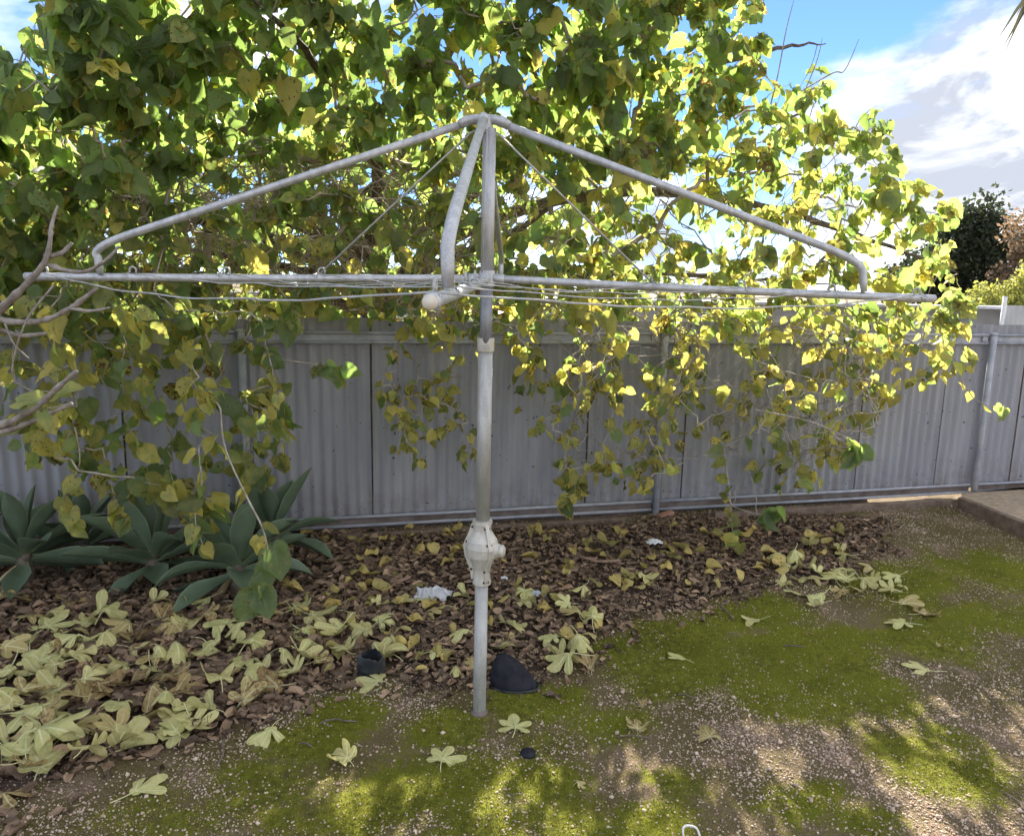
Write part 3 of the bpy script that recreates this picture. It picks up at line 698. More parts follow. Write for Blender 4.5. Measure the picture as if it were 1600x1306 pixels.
EX.append((explicit([(345, 640, 3.3), (352, 700, 3.2), (385, 775, 3.05), (412, 830, 2.98), (420, 885, 2.95), (405, 925, 2.92)], 'x'), 'big'))
EX.append((explicit([(310, 700, 3.4), (315, 760, 3.35), (305, 810, 3.3), (320, 860, 3.28)], 'x'), 'hy'))
EX.append((explicit([(110, 640, 3.5), (125, 720, 3.4), (100, 780, 3.35), (118, 820, 3.3)], 'x'), 'hy'))
EX.append((explicit([(160, 700, 3.5), (180, 780, 3.4), (195, 815, 3.35)], 'x'), 'hy'))
EX.append((explicit([(1370, 500, 4.8), (1440, 545, 4.8), (1490, 575, 4.75), (1525, 625, 4.7), (1575, 640, 4.7)], 'x'), 'ry'))
EX.append((explicit([(1130, 700, 4.6), (1140, 770, 4.5), (1143, 820, 4.4), (1150, 850, 4.35)], 'x'), 'hy'))
EX.append((explicit([(1143, 790, 4.45), (1170, 800, 4.3), (1200, 805, 4.2), (1215, 800, 4.15)], 'x'), 'hg'))
EX.append((explicit([(910, 740, 4.4), (890, 770, 4.3), (880, 790, 4.3)], 'x'), 'hy'))
EX.append((explicit([(390, 565, 3.6), (440, 563, 3.55), (500, 570, 3.5), (540, 575, 3.45)], 'x'), 'hg'))
EX.append((explicit([(1180, 640, 4.4), (1270, 660, 4.3), (1330, 690, 4.2), (1340, 715, 4.15)], 'x'), 'hg'))
for p in ([(1200, 180, 4.3), (1215, 120, 4.3), (1228, 50, 4.3), (1242, -5, 4.3)], [(1250, 160, 4.4), (1275, 100, 4.4), (1285, 60, 4.4)], [(1240, 150, 4.4), (1300, 115, 4.4), (1320, 110, 4.4), (1342, 62, 4.4)], [(1180, 260, 4.5), (1215, 215, 4.5), (1235, 150, 4.5)]):
    explicit(p, 'x')
# bare tangle twigs
for _ in range(1500):
    px, py = (rt.uniform(-100, 1330) if rt.random() < .5 else rt.uniform(150, 800)), rt.uniform(230, 500)
    P = at(px, py, front_depth(px, py) + rt.uniform(.25, 2.0))
    if abs(P[1] - fence_depth(P[0])) < .1 and P[2] < 1.5: continue
    b = int(rt.integers(8, nn)); X = NA[:nn]; c = np.abs(np.linalg.norm(X - P, axis=1) - .45); b = int(np.argmin(c)); grow(P, b, rt.uniform(-.1, .3))
for _ in range(400):
    px, py = (rt.uniform(850, 1400) if rt.random() < .7 else rt.uniform(60, 440)), rt.uniform(500, 740); P = at(px, py, rt.uniform(4.3, 5.2))
    if P[1] > fence_depth(P[0]) - .08: continue
    X = NA[:nn]; beh = (X[:, 1] > fA[1] + (X[:, 0] - fA[0]) * fT[1] / fT[0] - .06) & (X[:, 2] < 1.42)
    c = np.abs(np.linalg.norm(X - P, axis=1) - .3) + 9 * beh; grow(P, int(np.argmin(c)), rt.uniform(-.1, .1), .006, .04)
cnt = np.zeros(nn)
for i in range(nn - 1, -1, -1):
    cnt[i] += 1
    if par[i] >= 0: cnt[par[i]] += cnt[i]
rad = np.clip(.0012 * (cnt) ** .42, .0013, .035)
_fd = fA[1] + (NA[:nn, 0] - fA[0]) * fT[1] / fT[0]; _h = (NA[:nn, 1] < _fd - .05) & (NA[:nn, 2] < 1.75); rad = np.where(_h, np.minimum(rad, .0042), rad)
# trunk and limbs are parts, thin wood is one part
MB().tube(tp, list(np.linspace(.15, .12, len(tp))), 14).build('trunk', M['bark'], tree)
for q, r in limb_paths: MB().tube(q, list(r * (1 - np.linspace(0, .95, len(q)))), 10).build('branch', M['bark'], tree)
nl = len(nodes); ch = np.arange(nl, nn); pa = np.array([par[i] for i in ch])
p0 = NA[pa]; p1 = NA[ch]; d = p1 - p0; d /= np.linalg.norm(d, axis=1, keepdims=True) + 1e-9
u = np.cross(d, A(.3, .5, .81)); u /= np.linalg.norm(u, axis=1, keepdims=True) + 1e-9; v_ = np.cross(d, u)
r1 = np.minimum(rad[ch], rad[pa]); r0 = np.where(pa < nl, r1 * 1.3, np.minimum(rad[pa], rad[ch] * 1.5)); K = 5; ring0 = []; ring1 = []
for k in range(K):
    a = 2 * math.pi * k / K; o_ = u * math.cos(a) + v_ * math.sin(a); ring0.append(p0 - d * .001 + o_ * r0[:, None]); ring1.append(p1 + d * .001 + o_ * r1[:, None])
VV = np.stack(ring0 + ring1, 1).reshape(-1, 3); base = (np.arange(len(ch)) * 2 * K)[:, None]; fl = []
for k in range(K): k2 = (k + 1) % K; fl += [(k, k2, K + k2), (k, K + k2, K + k)]
FF = (base[:, :, None] + np.array(fl)[None]).reshape(-1, 3)
tag(obj('twigs', VV, FF, M['twig'], tree), kind='stuff')
# leaves
LP, LA, LN, LS, LT = [], [], [], [], []
def put_leaf(p, axis_, nrm, s, tint): LP.append(p); LA.append(axis_); LN.append(nrm); LS.append(s); LT.append(tint)
def hang(out, dn): 
    v = A(rt.normal(0, .55) + out[0] * .5, rt.normal(0, .55) + out[1] * .5, -dn + rt.normal(0, .35)); return v
def norm_():
    return A(rt.normal(0, .8), -0.55 + rt.normal(0, .75), .40 + rt.normal(0, .6))
for ids, kind, px, py in term:
    n = len(ids); take = ids[-min(n, 15 if kind == 'c' else 10):]
    if kind == 'c': m = int(rt.integers(4, 9))
    elif kind == 'h1': m = int(rt.integers(3, 7))
    elif kind == 'h4': m = int(rt.integers(2, 5))
    else: m = int(rt.integers(2, 6))
    for _ in range(m):
        f = rt.random() ** .7; i = take[min(len(take) - 1, int(f * len(take)))]; p = NA[i] + rt.normal(0, .012, 3)
        out = unit(NA[i] - NA[par[i]]); axv = hang(out, .85); p = p + unit(axv) * .02 + rt.normal(0, .018, 3)
        dep = p[1]
        if kind == 'c':
            left = np.clip((480 - px) / 400, 0, 1) * np.clip((330 - py) / 200, 0, 1); s = min(.15, .076 * math.exp(rt.normal(0, .32))) + .045 * left * rt.random()
            if px > 1000: s *= .88
            y = np.clip(rt.normal(.06 + .15 * np.clip((px - 300) / 900, 0, 1) + .22 * np.clip((py - 150) / 300, 0, 1) - .14 * left, .22), 0, 1)
            if rt.random() < .08: y = rt.uniform(.8, 1.0)
        else:
            s = rt.uniform(.065, .12) if kind == 'h1' else rt.uniform(.05, .085) if kind != 'h4' else rt.uniform(.055, .10)
            y = np.clip(rt.normal(.46 if kind == 'h1' else .60, .28), 0, 1)
            if p[1] > fence_depth(p[0]) - .05: continue
        put_leaf(p, axv, norm_(), s, (y, rt.random(), max(0, rt.normal(.1, .25))))
def leaves_on(ids, m, smin, smax, y0, ys, last=1.0):
    k = ids[int(len(ids) * (1 - last)):]
    for j in range(m):
        i = k[int((j + .5) / m * len(k))]; put_leaf(NA[i] + rt.normal(0, .008, 3), hang(A(rt.normal(), 0, 0), .8), norm_(), rt.uniform(smin, smax), (np.clip(rt.normal(y0, ys), 0, 1), rt.random(), max(0, rt.normal(.1, .2))))
for ids, k in EX:
    if k == 'big':
        leaves_on(ids, 5, .07, .10, .6, .2, .9)
        for (x, y, Y, s, yy, dx) in ((425, 855, 2.96, .155, .12, .25), (412, 898, 2.93, .12, .15, -.1), (405, 925, 2.9, .13, .18, .35), (395, 930, 2.9, .15, .15, -.6), (418, 880, 2.95, .09, .3, -.7), (405, 840, 2.97, .085, .95, -.2)):
            put_leaf(at(x, y, Y), A(dx, -.1, -.9), A(.1, -1, .25), s, (yy, .55, .1))
    elif k == 'hy': leaves_on(ids, 12, .06, .115, .55, .25)
    elif k == 'ry': leaves_on(ids, 11, .06, .09, .7, .2)
    else: leaves_on(ids, 8, .08, .12, .15, .15, .35)
LP = np.array(LP); LA = np.array(LA); LN = np.array(LN); LS = np.array(LS); LT = np.array(LT)
R = frames(LA, LN)
tipP = LP + R[:, :, 0] * LS[:, None]
bad = ((tipP[:, 1] > np.array([fence_depth(x) for x in tipP[:, 0]]) - .02) & (tipP[:, 2] < 1.45)) & (LP[:, 1] < np.array([fence_depth(x) for x in LP[:, 0]]))
# nothing in front of the hoist's frame
hx = proj(LP); infront = (LP[:, 1] < 2.75) & (hx[0] > 60) & (hx[0] < 1560)
keep = ~(bad | infront); LP, R, LS, LT = LP[keep], R[keep], LS[keep], LT[keep]
cen = LP + R[:, :, 0] * LS[:, None] * .45; qx, qy, qw = proj(cen)
ok = (qx > 0) & (qx < 1600) & (qy > 0) & (qy < 1306); zb = {}
for i in np.where(ok)[0]:
    rr = int(LS[i] * FOC / qw[i] * .28 / 10)
    for a in range(-rr, rr + 1):
        for b in range(-rr, rr + 1):
            k = (int(qx[i] / 10) + a, int(qy[i] / 10) + b)
            if k not in zb or zb[k][0] > qw[i]: zb[k] = (qw[i], i)
own = np.zeros(len(LP)); 
for w, i in zb.values(): own[i] += 1
big = np.argsort(-own)[:300]; ism = np.zeros(len(LP), bool); ism[big] = True
lab_idx = rt.integers(0, len(T_COARSE), len(LP))
V, Fc, at_ = batch(T_COARSE, lab_idx[~ism], R[~ism], LP[~ism], LS[~ism], LT[~ism])
tag(obj('foliage', V, Fc, M['mulberry'], tree, attrs=at_), kind='stuff')
LEAFM = []
for i, (y, br) in enumerate([(y, b) for y in (.05, .15, .25, .38, .5, .62, .78, .95) for b in (.2, .5, .8)]):
    for k in range(3):
        v, f, uv = T_FINE[(i * 3 + k) % len(T_FINE)]
        LEAFM.append((y, br, mesh('leaf', v, f, M['mulberry'], True, {'leafuv': ('FLOAT_VECTOR', uv), 'tint': ('FLOAT_COLOR', np.tile((y, br, rt.uniform(0, .35), 1), (len(v), 1)))})))
LK = np.array([(y, b) for y, b, m in LEAFM])
for i in big:
    c = np.argsort(np.abs(LK[:, 0] - LT[i, 0]) * 2 + np.abs(LK[:, 1] - LT[i, 1]) + rt.random(len(LK)) * .1)[0]
    o = link(bpy.data.objects.new('leaf', LEAFM[c][2]), tree); o.matrix_basis = rm(R[i], LP[i] - TB, LS[i])

# ------------------------------------------------------------------ fig tree reaching in from the left
FB = A(-3.3, 2.6, 0)
fig = empty('fig_tree', FB, 'bare grey fig branches reaching in from the left edge', 'tree')
MB().tube(smoothpath([FB + A(0, 0, -.2), FB + A(.1, 0, .5), FB + A(.2, -.1, .95)], 8), list(np.linspace(.10, .07, 8)), 12).build('trunk', M['figbark'], fig)
fk = FB + A(.2, -.1, .93)
FIGB = [([None, (-330, 640, 2.3), (-60, 535, 2.2), (2, 482, 2.15), (45, 440, 2.12), (72, 405, 2.1), (80, 360, 2.12)], .015, .005), ([(70, 412, 2.11), (105, 423, 2.1), (135, 424, 2.08), (165, 407, 2.05), (186, 385, 2.05)], .007, .003),
        ([(70, 402, 2.11), (95, 396, 2.12), (112, 380, 2.15)], .008, .004), ([None, (-300, 560, 2.3), (-60, 497, 2.2), (20, 503, 2.15), (70, 500, 2.12), (112, 480, 2.1), (152, 450, 2.1)], .012, .005), ([(112, 482, 2.1), (140, 486, 2.08), (172, 481, 2.08)], .005, .003),
        ([None, (-260, 520, 2.4), (-40, 512, 2.25), (30, 524, 2.2), (72, 521, 2.2)], .010, .005), ([None, (-300, 720, 2.2), (-30, 672, 2.1), (50, 640, 2.05), (92, 604, 2.02), (120, 580, 2.0)], .013, .006),
        ([None, (-300, 740, 2.2), (-20, 680, 2.1), (40, 662, 2.08), (80, 645, 2.06), (112, 630, 2.05)], .010, .005), ([(85, 445, 2.1), (45, 495, 2.1), (25, 545, 2.1), (18, 582, 2.1)], .003, .0018), ([(8, 505, 2.15), (20, 535, 2.14), (45, 560, 2.14)], .003, .0018), ([(79, 362, 2.12), (84, 340, 2.14), (90, 322, 2.18)], .006, .0025)]
for pts, r0_, r1_ in FIGB:
    P = [fk if p is None else at(*p) for p in pts]; q = smoothpath(P, len(P) * 6); rr = np.linspace(r0_, r1_, len(q)) * (1 + rt.normal(0, .09, len(q))); rr[::4] *= 1.25
    MB().tube(q, list(rr), 9).build('branch', M['figbark'], fig)
fv = heart_leaf(8, 5, 7, .25, .3, .2)
for x, y, Y, s, dx, dz in ((28, 628, 2.06, .11, 1, .15), (85, 618, 2.05, .10, .9, .35), (66, 645, 2.05, .06, .4, -.8)):
    Rr = frames(A(dx, -.2, dz)[None], A(.1, -.6, .9)[None])[0]
    o = link(bpy.data.objects.new('leaf', mesh('leaf', fv[0] * A(1, .8, 1), fv[1], M['mulberry'], True, {'leafuv': ('FLOAT_VECTOR', fv[2]), 'tint': ('FLOAT_COLOR', np.tile((.42, .9, 0, 1), (len(fv[0]), 1)))})), fig); o.matrix_basis = rm(Rr, at(x, y, Y) - FB, s)

# ------------------------------------------------------------------ agaves
def agave_leaf(L, w, curve, seed, dead=0):
    r = np.random.default_rng(seed); V = []; UV = []; Fc = []; nr, ncl = 12, 5; us = np.linspace(-1, 1, ncl); tw = r.uniform(-.15, .15)
    a = 0; x = z = 0; path = []
    for i in range(nr):
        path.append((x, z, a)); st = L / (nr - 1); x += math.cos(a) * st; z += math.sin(a) * st; a += curve / (nr - 1)
    for face in (0, 1):
        for i, (x, z, a) in enumerate(path):
            v = i / (nr - 1); ww = w * np.interp(v, [0, .12, .3, .52, .72, .88, .96, 1], [.42, .40, .68, 1, .86, .46, .20, .012])
            th = (.009 * (1 - v) + .0022) * (0 if not face else 1)
            for u in us:
                h = abs(u) ** 2 * ww * .30 - th * (1 - u * u) - (0 if not face else .0006) + .004 * math.sin(9 * v + 3 * u + seed)
                V.append((x - math.sin(a) * h, u * ww / 2 + tw * v * v * L * .4, z + math.cos(a) * h)); UV.append((u, v, 0))
        b = face * nr * ncl
        for i in range(nr - 1):
            for j in range(ncl - 1):
                q = b + i * ncl + j; f = (q, q + 1, q + ncl + 1, q + ncl); f = f if face == 0 else f[::-1]; Fc.append(f)
    return mesh('leaf', V, Fc, M['agave'], True, {'leafuv': ('FLOAT_VECTOR', UV), 'tint': ('FLOAT_COLOR', np.tile((0, r.random(), dead, 1), (len(V), 1)))})
AGM = [agave_leaf(1, .33, c, k) for k, c in enumerate((-.5, -.3, -.1, .1, .25, -.75, -.2, -.4))]
AGD = agave_leaf(1, .14, -1.2, 99, .9)
def agave(px, py, Y, n, sc, label, ph, tall=0):
    c = at(px, py, Y); b = A(c[0], c[1], 0.0); root = empty('agave_plant', b, label, 'plant', 'agaves in front of the fence')
    hz_ = max(.06, c[2]); MB().tube([b + A(0, 0, -.03), b + A(0, 0, hz_ * .6), b + A(0, 0, hz_ + .05)], [.05, .045, .03], 10).build('stem', M['stone'], root)
    r = np.random.default_rng(int(px) + 1003)
    for i in range(n):
        az = ph + i * 2.39996; f = i / (n - 1); el = np.interp(f, [0, .3, .65, 1], [-.25, .18, .62, 1.35]) + r.uniform(-.12, .12)
        L = sc * np.interp(f, [0, .35, .8, 1], [.32, .385, .40, .33]) * r.uniform(.88, 1.12)
        M3 = Matrix.Rotation(az, 4, 'Z') @ Matrix.Rotation(-el, 4, 'Y') @ Matrix.Rotation(r.uniform(-.25, .25), 4, 'X')
        p = Vector((0, 0, hz_ - .03 + .07 * f)) + M3 @ Vector((.022, 0, 0))
        me = AGM[int(r.integers(0, 8))] if not (i == 1) else AGM[5]
        o = link(bpy.data.objects.new('leaf', me), root); o.matrix_basis = Matrix.Translation(p) @ M3 @ Matrix.Diagonal((L, L * r.uniform(.9, 1.15), L, 1))
    for k in range(2):
        az = r.uniform(3.6, 5.6); M3 = Matrix.Rotation(az, 4, 'Z') @ Matrix.Rotation(.35, 4, 'Y')
        o = link(bpy.data.objects.new('dead_leaf', AGD), root); o.matrix_basis = Matrix.Translation(Vector((0, 0, hz_ - .02))) @ M3 @ Matrix.Diagonal((.22 * sc, .25 * sc, .22 * sc, 1))
    return root
agave(38, 872, 3.72, 17, 1.12, 'large grey-green agave rosette at the left edge below the fig branches', .4)
agave(240, 878, 3.78, 17, 1.0, 'middle grey-green agave rosette between the two larger ones', 1.9)
agave(372, 890, 3.66, 18, 1.02, 'grey-green agave rosette behind the long hanging mulberry shoot', 3.3)
agave(425, 842, 4.10, 15, 1.05, 'rearmost agave rosette close against the fence, right end of the row', 5.0)
agave(-130, 880, 3.8, 14, 1.1, 'agave rosette cut off by the left edge of the picture', 2.6)
agave(130, 862, 4.12, 12, .9, 'agave leaves behind the gap between the two leftmost rosettes', 4.1)

# ------------------------------------------------------------------ litter, grit, moss
rl = np.random.default_rng(77)
def scatter_lit(n, mode=0):
    P = []; xs = [p[0] for p in LIT_W]; ys = [p[1] for p in LIT_W]
    while len(P) < n:
        x = rl.uniform(max(min(xs), -3.3), max(xs), 4000); y = rl.uniform(min(ys), max(ys), 4000); s = soft_litter(x, y)
        dn = .35 + .9 * vnoise(x, y, 3, 8)
        k = (rl.random(4000) < s * dn) & (y < np.array([fence_depth(v) for v in x]) - .03)
        P += list(np.stack([x[k], y[k]], 1))
    return np.array(P[:n])
def curled(seed):
    r = np.random.default_rng(seed); n = 5; g = np.linspace(-1, 1, n); V = []; UV = []; Fc = []; k1 = r.uniform(.4, 2.4) * r.choice([-1, 1]); k2 = r.uniform(-1, 1); th = r.uniform(0, 3)
    for a in g:
        for b in g:
            w = (1 - .55 * abs(a) ** 2) * (1 + r.uniform(-.18, .18)); x = a * .5; y = b * .36 * w
            z = -(math.cos(k1 * y * 2.2) - 1) / k1 * .6 + k2 * x * x * .7 + r.uniform(-.035, .035); y2 = math.sin(k1 * y * 2.2) / (k1 * 2.2) if abs(k1) > .2 else y
            V.append((x, y2, z)); UV.append((b, a * .5 + .5, 0))
    for i in range(n - 1):
        for j in range(n - 1): q = i * n + j; Fc += [(q, q + 1, q + n + 1), (q, q + n + 1, q + n)]
    V = np.array(V); V[:, 2] -= V[:, 2].mean(); return V, np.array(Fc), np.array(UV)
TC = [curled(i) for i in range(16)]
n = 17000; P2 = scatter_lit(n); hh = rl.uniform(0, .020, n) * np.clip(soft_litter(P2[:, 0], P2[:, 1]) * 1.6 - .5, .05, 1)
P3 = np.c_[P2, gz(P2[:, 0], P2[:, 1]) + .006 + hh]
axv = np.c_[rl.normal(0, 1, (n, 2)), rl.normal(0, .16, n)]; nr = np.c_[rl.normal(0, .24, (n, 2)), np.ones(n)]
S = .018 + .05 * rl.random(n) ** 1.9; S = np.where(P2[:, 0] < -.6, S * 1.3, S)
tint = np.c_[np.clip(rl.normal(.38, .4, n), 0, 1), rl.random(n), np.clip(rl.normal(.2, .3, n), 0, 1)]
V, Fc, at_ = batch(TC, rl.integers(0, 16, n), frames(axv, nr), P3, S, tint)
tag(obj('leaf_litter', V, Fc, M['litter'], attrs=at_), 'dry brown leaf litter covering the soil below the fence', 'leaf litter', kind='stuff')
# grit
def scatter_box(n, dens):
    P = []; tot = 0
    while tot < n:
        u_ = rl.uniform(-60, 1660, 20000); v2 = rl.uniform(880, 1330, 20000)
        x = rl.uniform(-2.6, 4.2, 20000); y = 1.25 + (5.6 - 1.25) * rl.random(20000) ** 1.7
        px, py, w = proj(np.c_[x, y, np.zeros(20000)]); ins = (px > -80) & (px < 1680) & (py < 1360) & (y < fA[1] + (x - fA[0]) * fT[1] / fT[0] + .3)
        k = ins & (rl.random(20000) < dens(x, y)); P.append(np.stack([x[k], y[k]], 1)); tot += k.sum()
    return np.concatenate(P)[:n]
def dgrit(x, y):
    m = moss_at(x, y); l = soft_litter(x, y); return np.clip((1 - .86 * np.clip(m * 1.4, 0, 1)) * (1 - .88 * l) * (.05 + 1.2 * (.5 * vnoise(x, y, 6, 21) + .5 * vnoise(x, y, 2.2, 22)) ** 2.4), 0, 1)
n = 46000; P2 = scatter_box(n, dgrit)
octa = np.array([(1, 0, 0), (-.9, .1, 0), (.1, 1, .1), (-.1, -.95, 0), (0, .1, .75), (0, 0, -.7)], float); of = np.array([(0, 2, 4), (2, 1, 4), (1, 3, 4), (3, 0, 4), (2, 0, 5), (1, 2, 5), (3, 1, 5), (0, 3, 5)])
S = .0018 + .0040 * rl.random(n) ** 2.2; S[rl.random(n) < .02] *= 2.2
aa = np.c_[rl.normal(0, 1, (n, 2)), rl.normal(0, .3, n)]; nr = np.c_[rl.normal(0, .3, (n, 2)), np.ones(n)]
V, Fc, at_ = batch([(octa, of, np.zeros((6, 3)))], np.zeros(n, int), frames(aa, nr), np.c_[P2, gz(P2[:, 0], P2[:, 1]) + S * .35], S, np.c_[np.clip(rl.normal(.6, .3, n), 0, 1), rl.random(n), np.zeros(n)])
tag(obj('grit', V, Fc, M['grit'], smooth=False, attrs=at_), 'pale pinkish grit scattered over the mossy ground', 'gravel', kind='stuff')
def dmoss(x, y): return np.clip((moss_at(x, y) - .25) * 1.6, 0, 1)
n = 90000; P2 = scatter_box(n, dmoss)
bl = np.array([(-.22, 0, -.1), (.22, 0, -.1), (.0, .12, 1)], float)
S = rl.uniform(.004, .0095, n); aa = np.c_[rl.normal(0, 1, (n, 2)), rl.normal(0, .2, n)]; nr = np.c_[rl.normal(0, .45, (n, 2)), np.ones(n)]
V, Fc, at_ = batch([(bl, np.array([(0, 1, 2)]), np.zeros((3, 3)))], np.zeros(n, int), frames(aa, nr), np.c_[P2, gz(P2[:, 0], P2[:, 1])], S, np.c_[np.clip(vnoise(P2[:, 0], P2[:, 1], 7, 31) * .9 + rl.normal(0, .2, n), 0, 1), rl.random(n), np.zeros(n)])
tag(obj('moss', V, Fc, M['moss'], smooth=False, attrs=at_), 'short bright green moss growing on the ground', 'moss', kind='stuff')

# ------------------------------------------------------------------ fallen leaves
def fig_leaf(seed, kroll, kbend, flat, tint):
    r = np.random.default_rng(seed); N = 60; th = np.linspace(-math.pi, math.pi, N, endpoint=False); nl_ = 5 if r.random() < .75 else 3
    lob = [(0, .74, .24), (.85, .66, .22), (-.85, .66, .22), (1.75, .40, .26), (-1.75, .40, .26)][:nl_]; lob = [(a + r.normal(0, .06), l * r.uniform(.85, 1.15), w) for a, l, w in lob]
    V = [(0, 0, 0)]; UV = [(0, 0, 0)]; Fc = []; rings = (.25, .5, .78, 1.0)
    rr = []
    for t in th:
        q = .20 - .08 * (abs(t) / math.pi) ** 3
        e = max(l * max(0, math.cos(min(abs(t - a) / (w * 1.2), 1.5708))) ** .5 for a, l, w in lob); rr.append(q + e * .92)
    for f in rings:
        for t, R_ in zip(th, rr):
            rad_ = R_ * f; x, y = rad_ * math.cos(t), rad_ * math.sin(t); dv = min(abs(math.sin(t - a)) * rad_ if abs(t - a) < 1.2 else 1 for a, l, w in lob); V.append((x, y, 0)); UV.append((dv, rad_, 0))
    for k in range(N):
        k2 = (k + 1) % N; Fc.append((0, 1 + k, 1 + k2))
        for j in range(len(rings) - 1): a = 1 + j * N; Fc += [(a + k, a + N + k, a + N + k2), (a + k, a + N + k2, a + k2)]
    b = len(V); L = r.uniform(.45, .75); bend = r.uniform(-.3, .3)
    for i in range(4):
        f = i / 3
        for k in range(4): an = k * 1.5708; V.append((-.05 - L * f, bend * f * f + .017 * math.cos(an), .02 + .017 * math.sin(an))); UV.append((0, 0, 0))
    for i in range(3):
        for k in range(4): k2 = (k + 1) % 4; q = b + i * 4; Fc += [(q + k, q + k2, q + 4 + k2), (q + k, q + 4 + k2, q + 4 + k)]
    V = np.array(V, float); x, y = V[:, 0].copy(), V[:, 1].copy(); z = V[:, 2].copy()
    ph = r.uniform(0, 6); z += flat * (.05 * np.sin(4 * x + ph) * np.cos(5 * y) + .03 * np.sin(9 * y + ph))
    if abs(kroll) > .01: z += (1 - np.cos(kroll * y)) / kroll; V[:, 1] = np.sin(kroll * y) / kroll
    if abs(kbend) > .01: xm = x - .2; z += (1 - np.cos(kbend * xm)) / kbend; V[:, 0] = .2 + np.sin(kbend * xm) / kbend
    V[:, 2] = z; V[:, 2] -= np.percentile(V[:, 2], 4); V[:, 0] -= .25
    return mesh('fig_leaf', V, np.array(Fc), M['fig'], True, {'leafuv': ('FLOAT_VECTOR', UV), 'tint': ('FLOAT_COLOR', np.tile((*tint, 1), (len(V), 1)))})
FLAT = [fig_leaf(10 + i, rl.uniform(-.5, -.15), rl.uniform(-.3, .2), .6, (0, .85, .05)) for i in range(6)]
CURL = [fig_leaf(40 + i, rl.choice([-1, -1, 1]) * rl.uniform(1.0, 2.9), rl.uniform(-1.3, .8), 1.6, (rl.choice([0, .1, .25]), rl.uniform(.45, .9), rl.uniform(0, .5))) for i in range(16)]
TAN = [fig_leaf(70 + i, rl.choice([-1, 1]) * rl.uniform(.6, 2.4), rl.uniform(-1, .8), 1.4, (rl.uniform(.6, .95), rl.uniform(.35, .7), rl.uniform(.2, .7))) for i in range(8)]
GREEN = fig_leaf(91, -.4, -.3, .8, (0, .55, .0))
BROWN = [fig_leaf(95 + i, rl.uniform(.8, 2), rl.uniform(-1, 1), 1.5, (1, .18, .75)) for i in range(4)]
def ground_frame(px, py, yaw, tilt=.18):
    p = gnd(px, py); p[2] = float(gz(p[0], p[1])); Rz = Matrix.Rotation(yaw, 3, 'Z') @ Matrix.Rotation(rl.normal(0, tilt), 3, 'X') @ Matrix.Rotation(rl.normal(0, tilt), 3, 'Y'); return p, Rz
def fallen(px, py, wpx, yaw, me, label, name='fallen_fig_leaf', group=None, lift=.004, tilt=.12, cat='leaf', k=.72):
    p, Rz = ground_frame(px, py, yaw, tilt); S = wpx / FOC * proj(p[None])[2][0] * k
    p[2] += lift; o = link(bpy.data.objects.new(name, me)); o.matrix_basis = rm(np.array(Rz), p, S); return tag(o, label, cat, group)
def tipdir(a): return ['tip right', 'tip back right', 'tip back', 'tip back left', 'tip left', 'tip front left', 'tip front', 'tip front right'][int(((a % 6.2832) + .3927) / .7854) % 8]
G1 = 'fallen fig leaves picked out one by one'
fallen(225, 1230, 76, 1.0, FLAT[0], 'flat pale fig leaf nearest the bottom left, clear of the litter', group=G1)
fallen(805, 1132, 62, 1.57, FLAT[1], 'flat pale five-lobed fig leaf just below the hoist post', group=G1, tilt=.03)
fallen(697, 1182, 64, 1.25, FLAT[2], 'pale fig leaf with a brown tip left of the black disc', group=G1, tilt=.05)
fallen(995, 1135, 46, 1.4, TAN[0], 'small tan fig leaf lying on grit right of the post', group=G1)
fallen(1105, 1150, 52, 1.7, TAN[1], 'tan fig leaf furthest right on the open grit', group=G1)
fallen(420, 1150, 70, -1.5, FLAT[3], 'pale two-pronged fig leaf at the moss edge left of the post', group=G1)
fallen(535, 1185, 62, 2.6, CURL[0], 'curled pale fig leaf with browned end between moss and litter', group=G1)
fallen(1060, 1028, 38, 2.5, FLAT[4], 'small pale fig leaf alone on the green moss', group=G1)
fallen(1175, 966, 42, 2.9, CURL[1], 'small upturned fig leaf on moss beside a short stick', group=G1)
fallen(1403, 973, 50, 3.0, FLAT[5], 'pale fig leaf on moss below two tan curled leaves', group=G1)
fallen(1275, 936, 50, 3.6, CURL[2], 'pale fig leaf at the lower rim of the right-hand leaf heap', group=G1)
fallen(1437, 1043, 52, 2.8, FLAT[0], 'pale fig leaf beside the sunlit patch on the right', group=G1)
fallen(1420, 945, 52, -.4, TAN[2], 'tan curled fig leaf, upper of two on the right moss', group=G1)
fallen(1450, 961, 48, .2, TAN[3], 'tan curled fig leaf, lower of two on the right moss', group=G1)
fallen(1005, 1100, 26, 1.2, TAN[4], 'tiny tan fig leaf above the two tan ones on grit', group=G1)
fallen(905, 1222, 24, .5, TAN[5], 'tiny shrivelled tan leaf near the bottom centre', group=G1)
fallen(20, 1252, 70, .3, TAN[6], 'brown-tan fig leaf at the bottom left edge', group=G1)
fallen(1558, 815, 28, 1.5, GREEN, 'small pale green leaf by the timber sleeper', group=G1)
fallen(880, 1042, 72, 2.7, CURL[3], 'large arched fig leaf right of the black half-buried dome', group=G1, lift=.015)
fallen(612, 1030, 74, .3, CURL[4], 'large arched fig leaf right of the dark crumpled pot', group=G1, lift=.012)
fallen(60, 1135, 100, .1, GREEN, 'large olive green fig leaf on the litter at the left', group=G1, lift=.03)
fallen(45, 1180, 80, 2.0, FLAT[2], 'pale flat fig leaf below the large olive green one', group=G1, lift=.03)
fallen(95, 1165, 110, .75, CURL[5], 'long rolled fig leaf pointing up right, left foreground', group=G1, lift=.035)
fallen(245, 1148, 66, 1.6, FLAT[3], 'pale fig leaf with spread lobes at the litter edge', group=G1, lift=.02)
fallen(210, 1175, 90, .2, CURL[6], 'long arched fig leaf just above the flat bottom left one', group=G1, lift=.02)
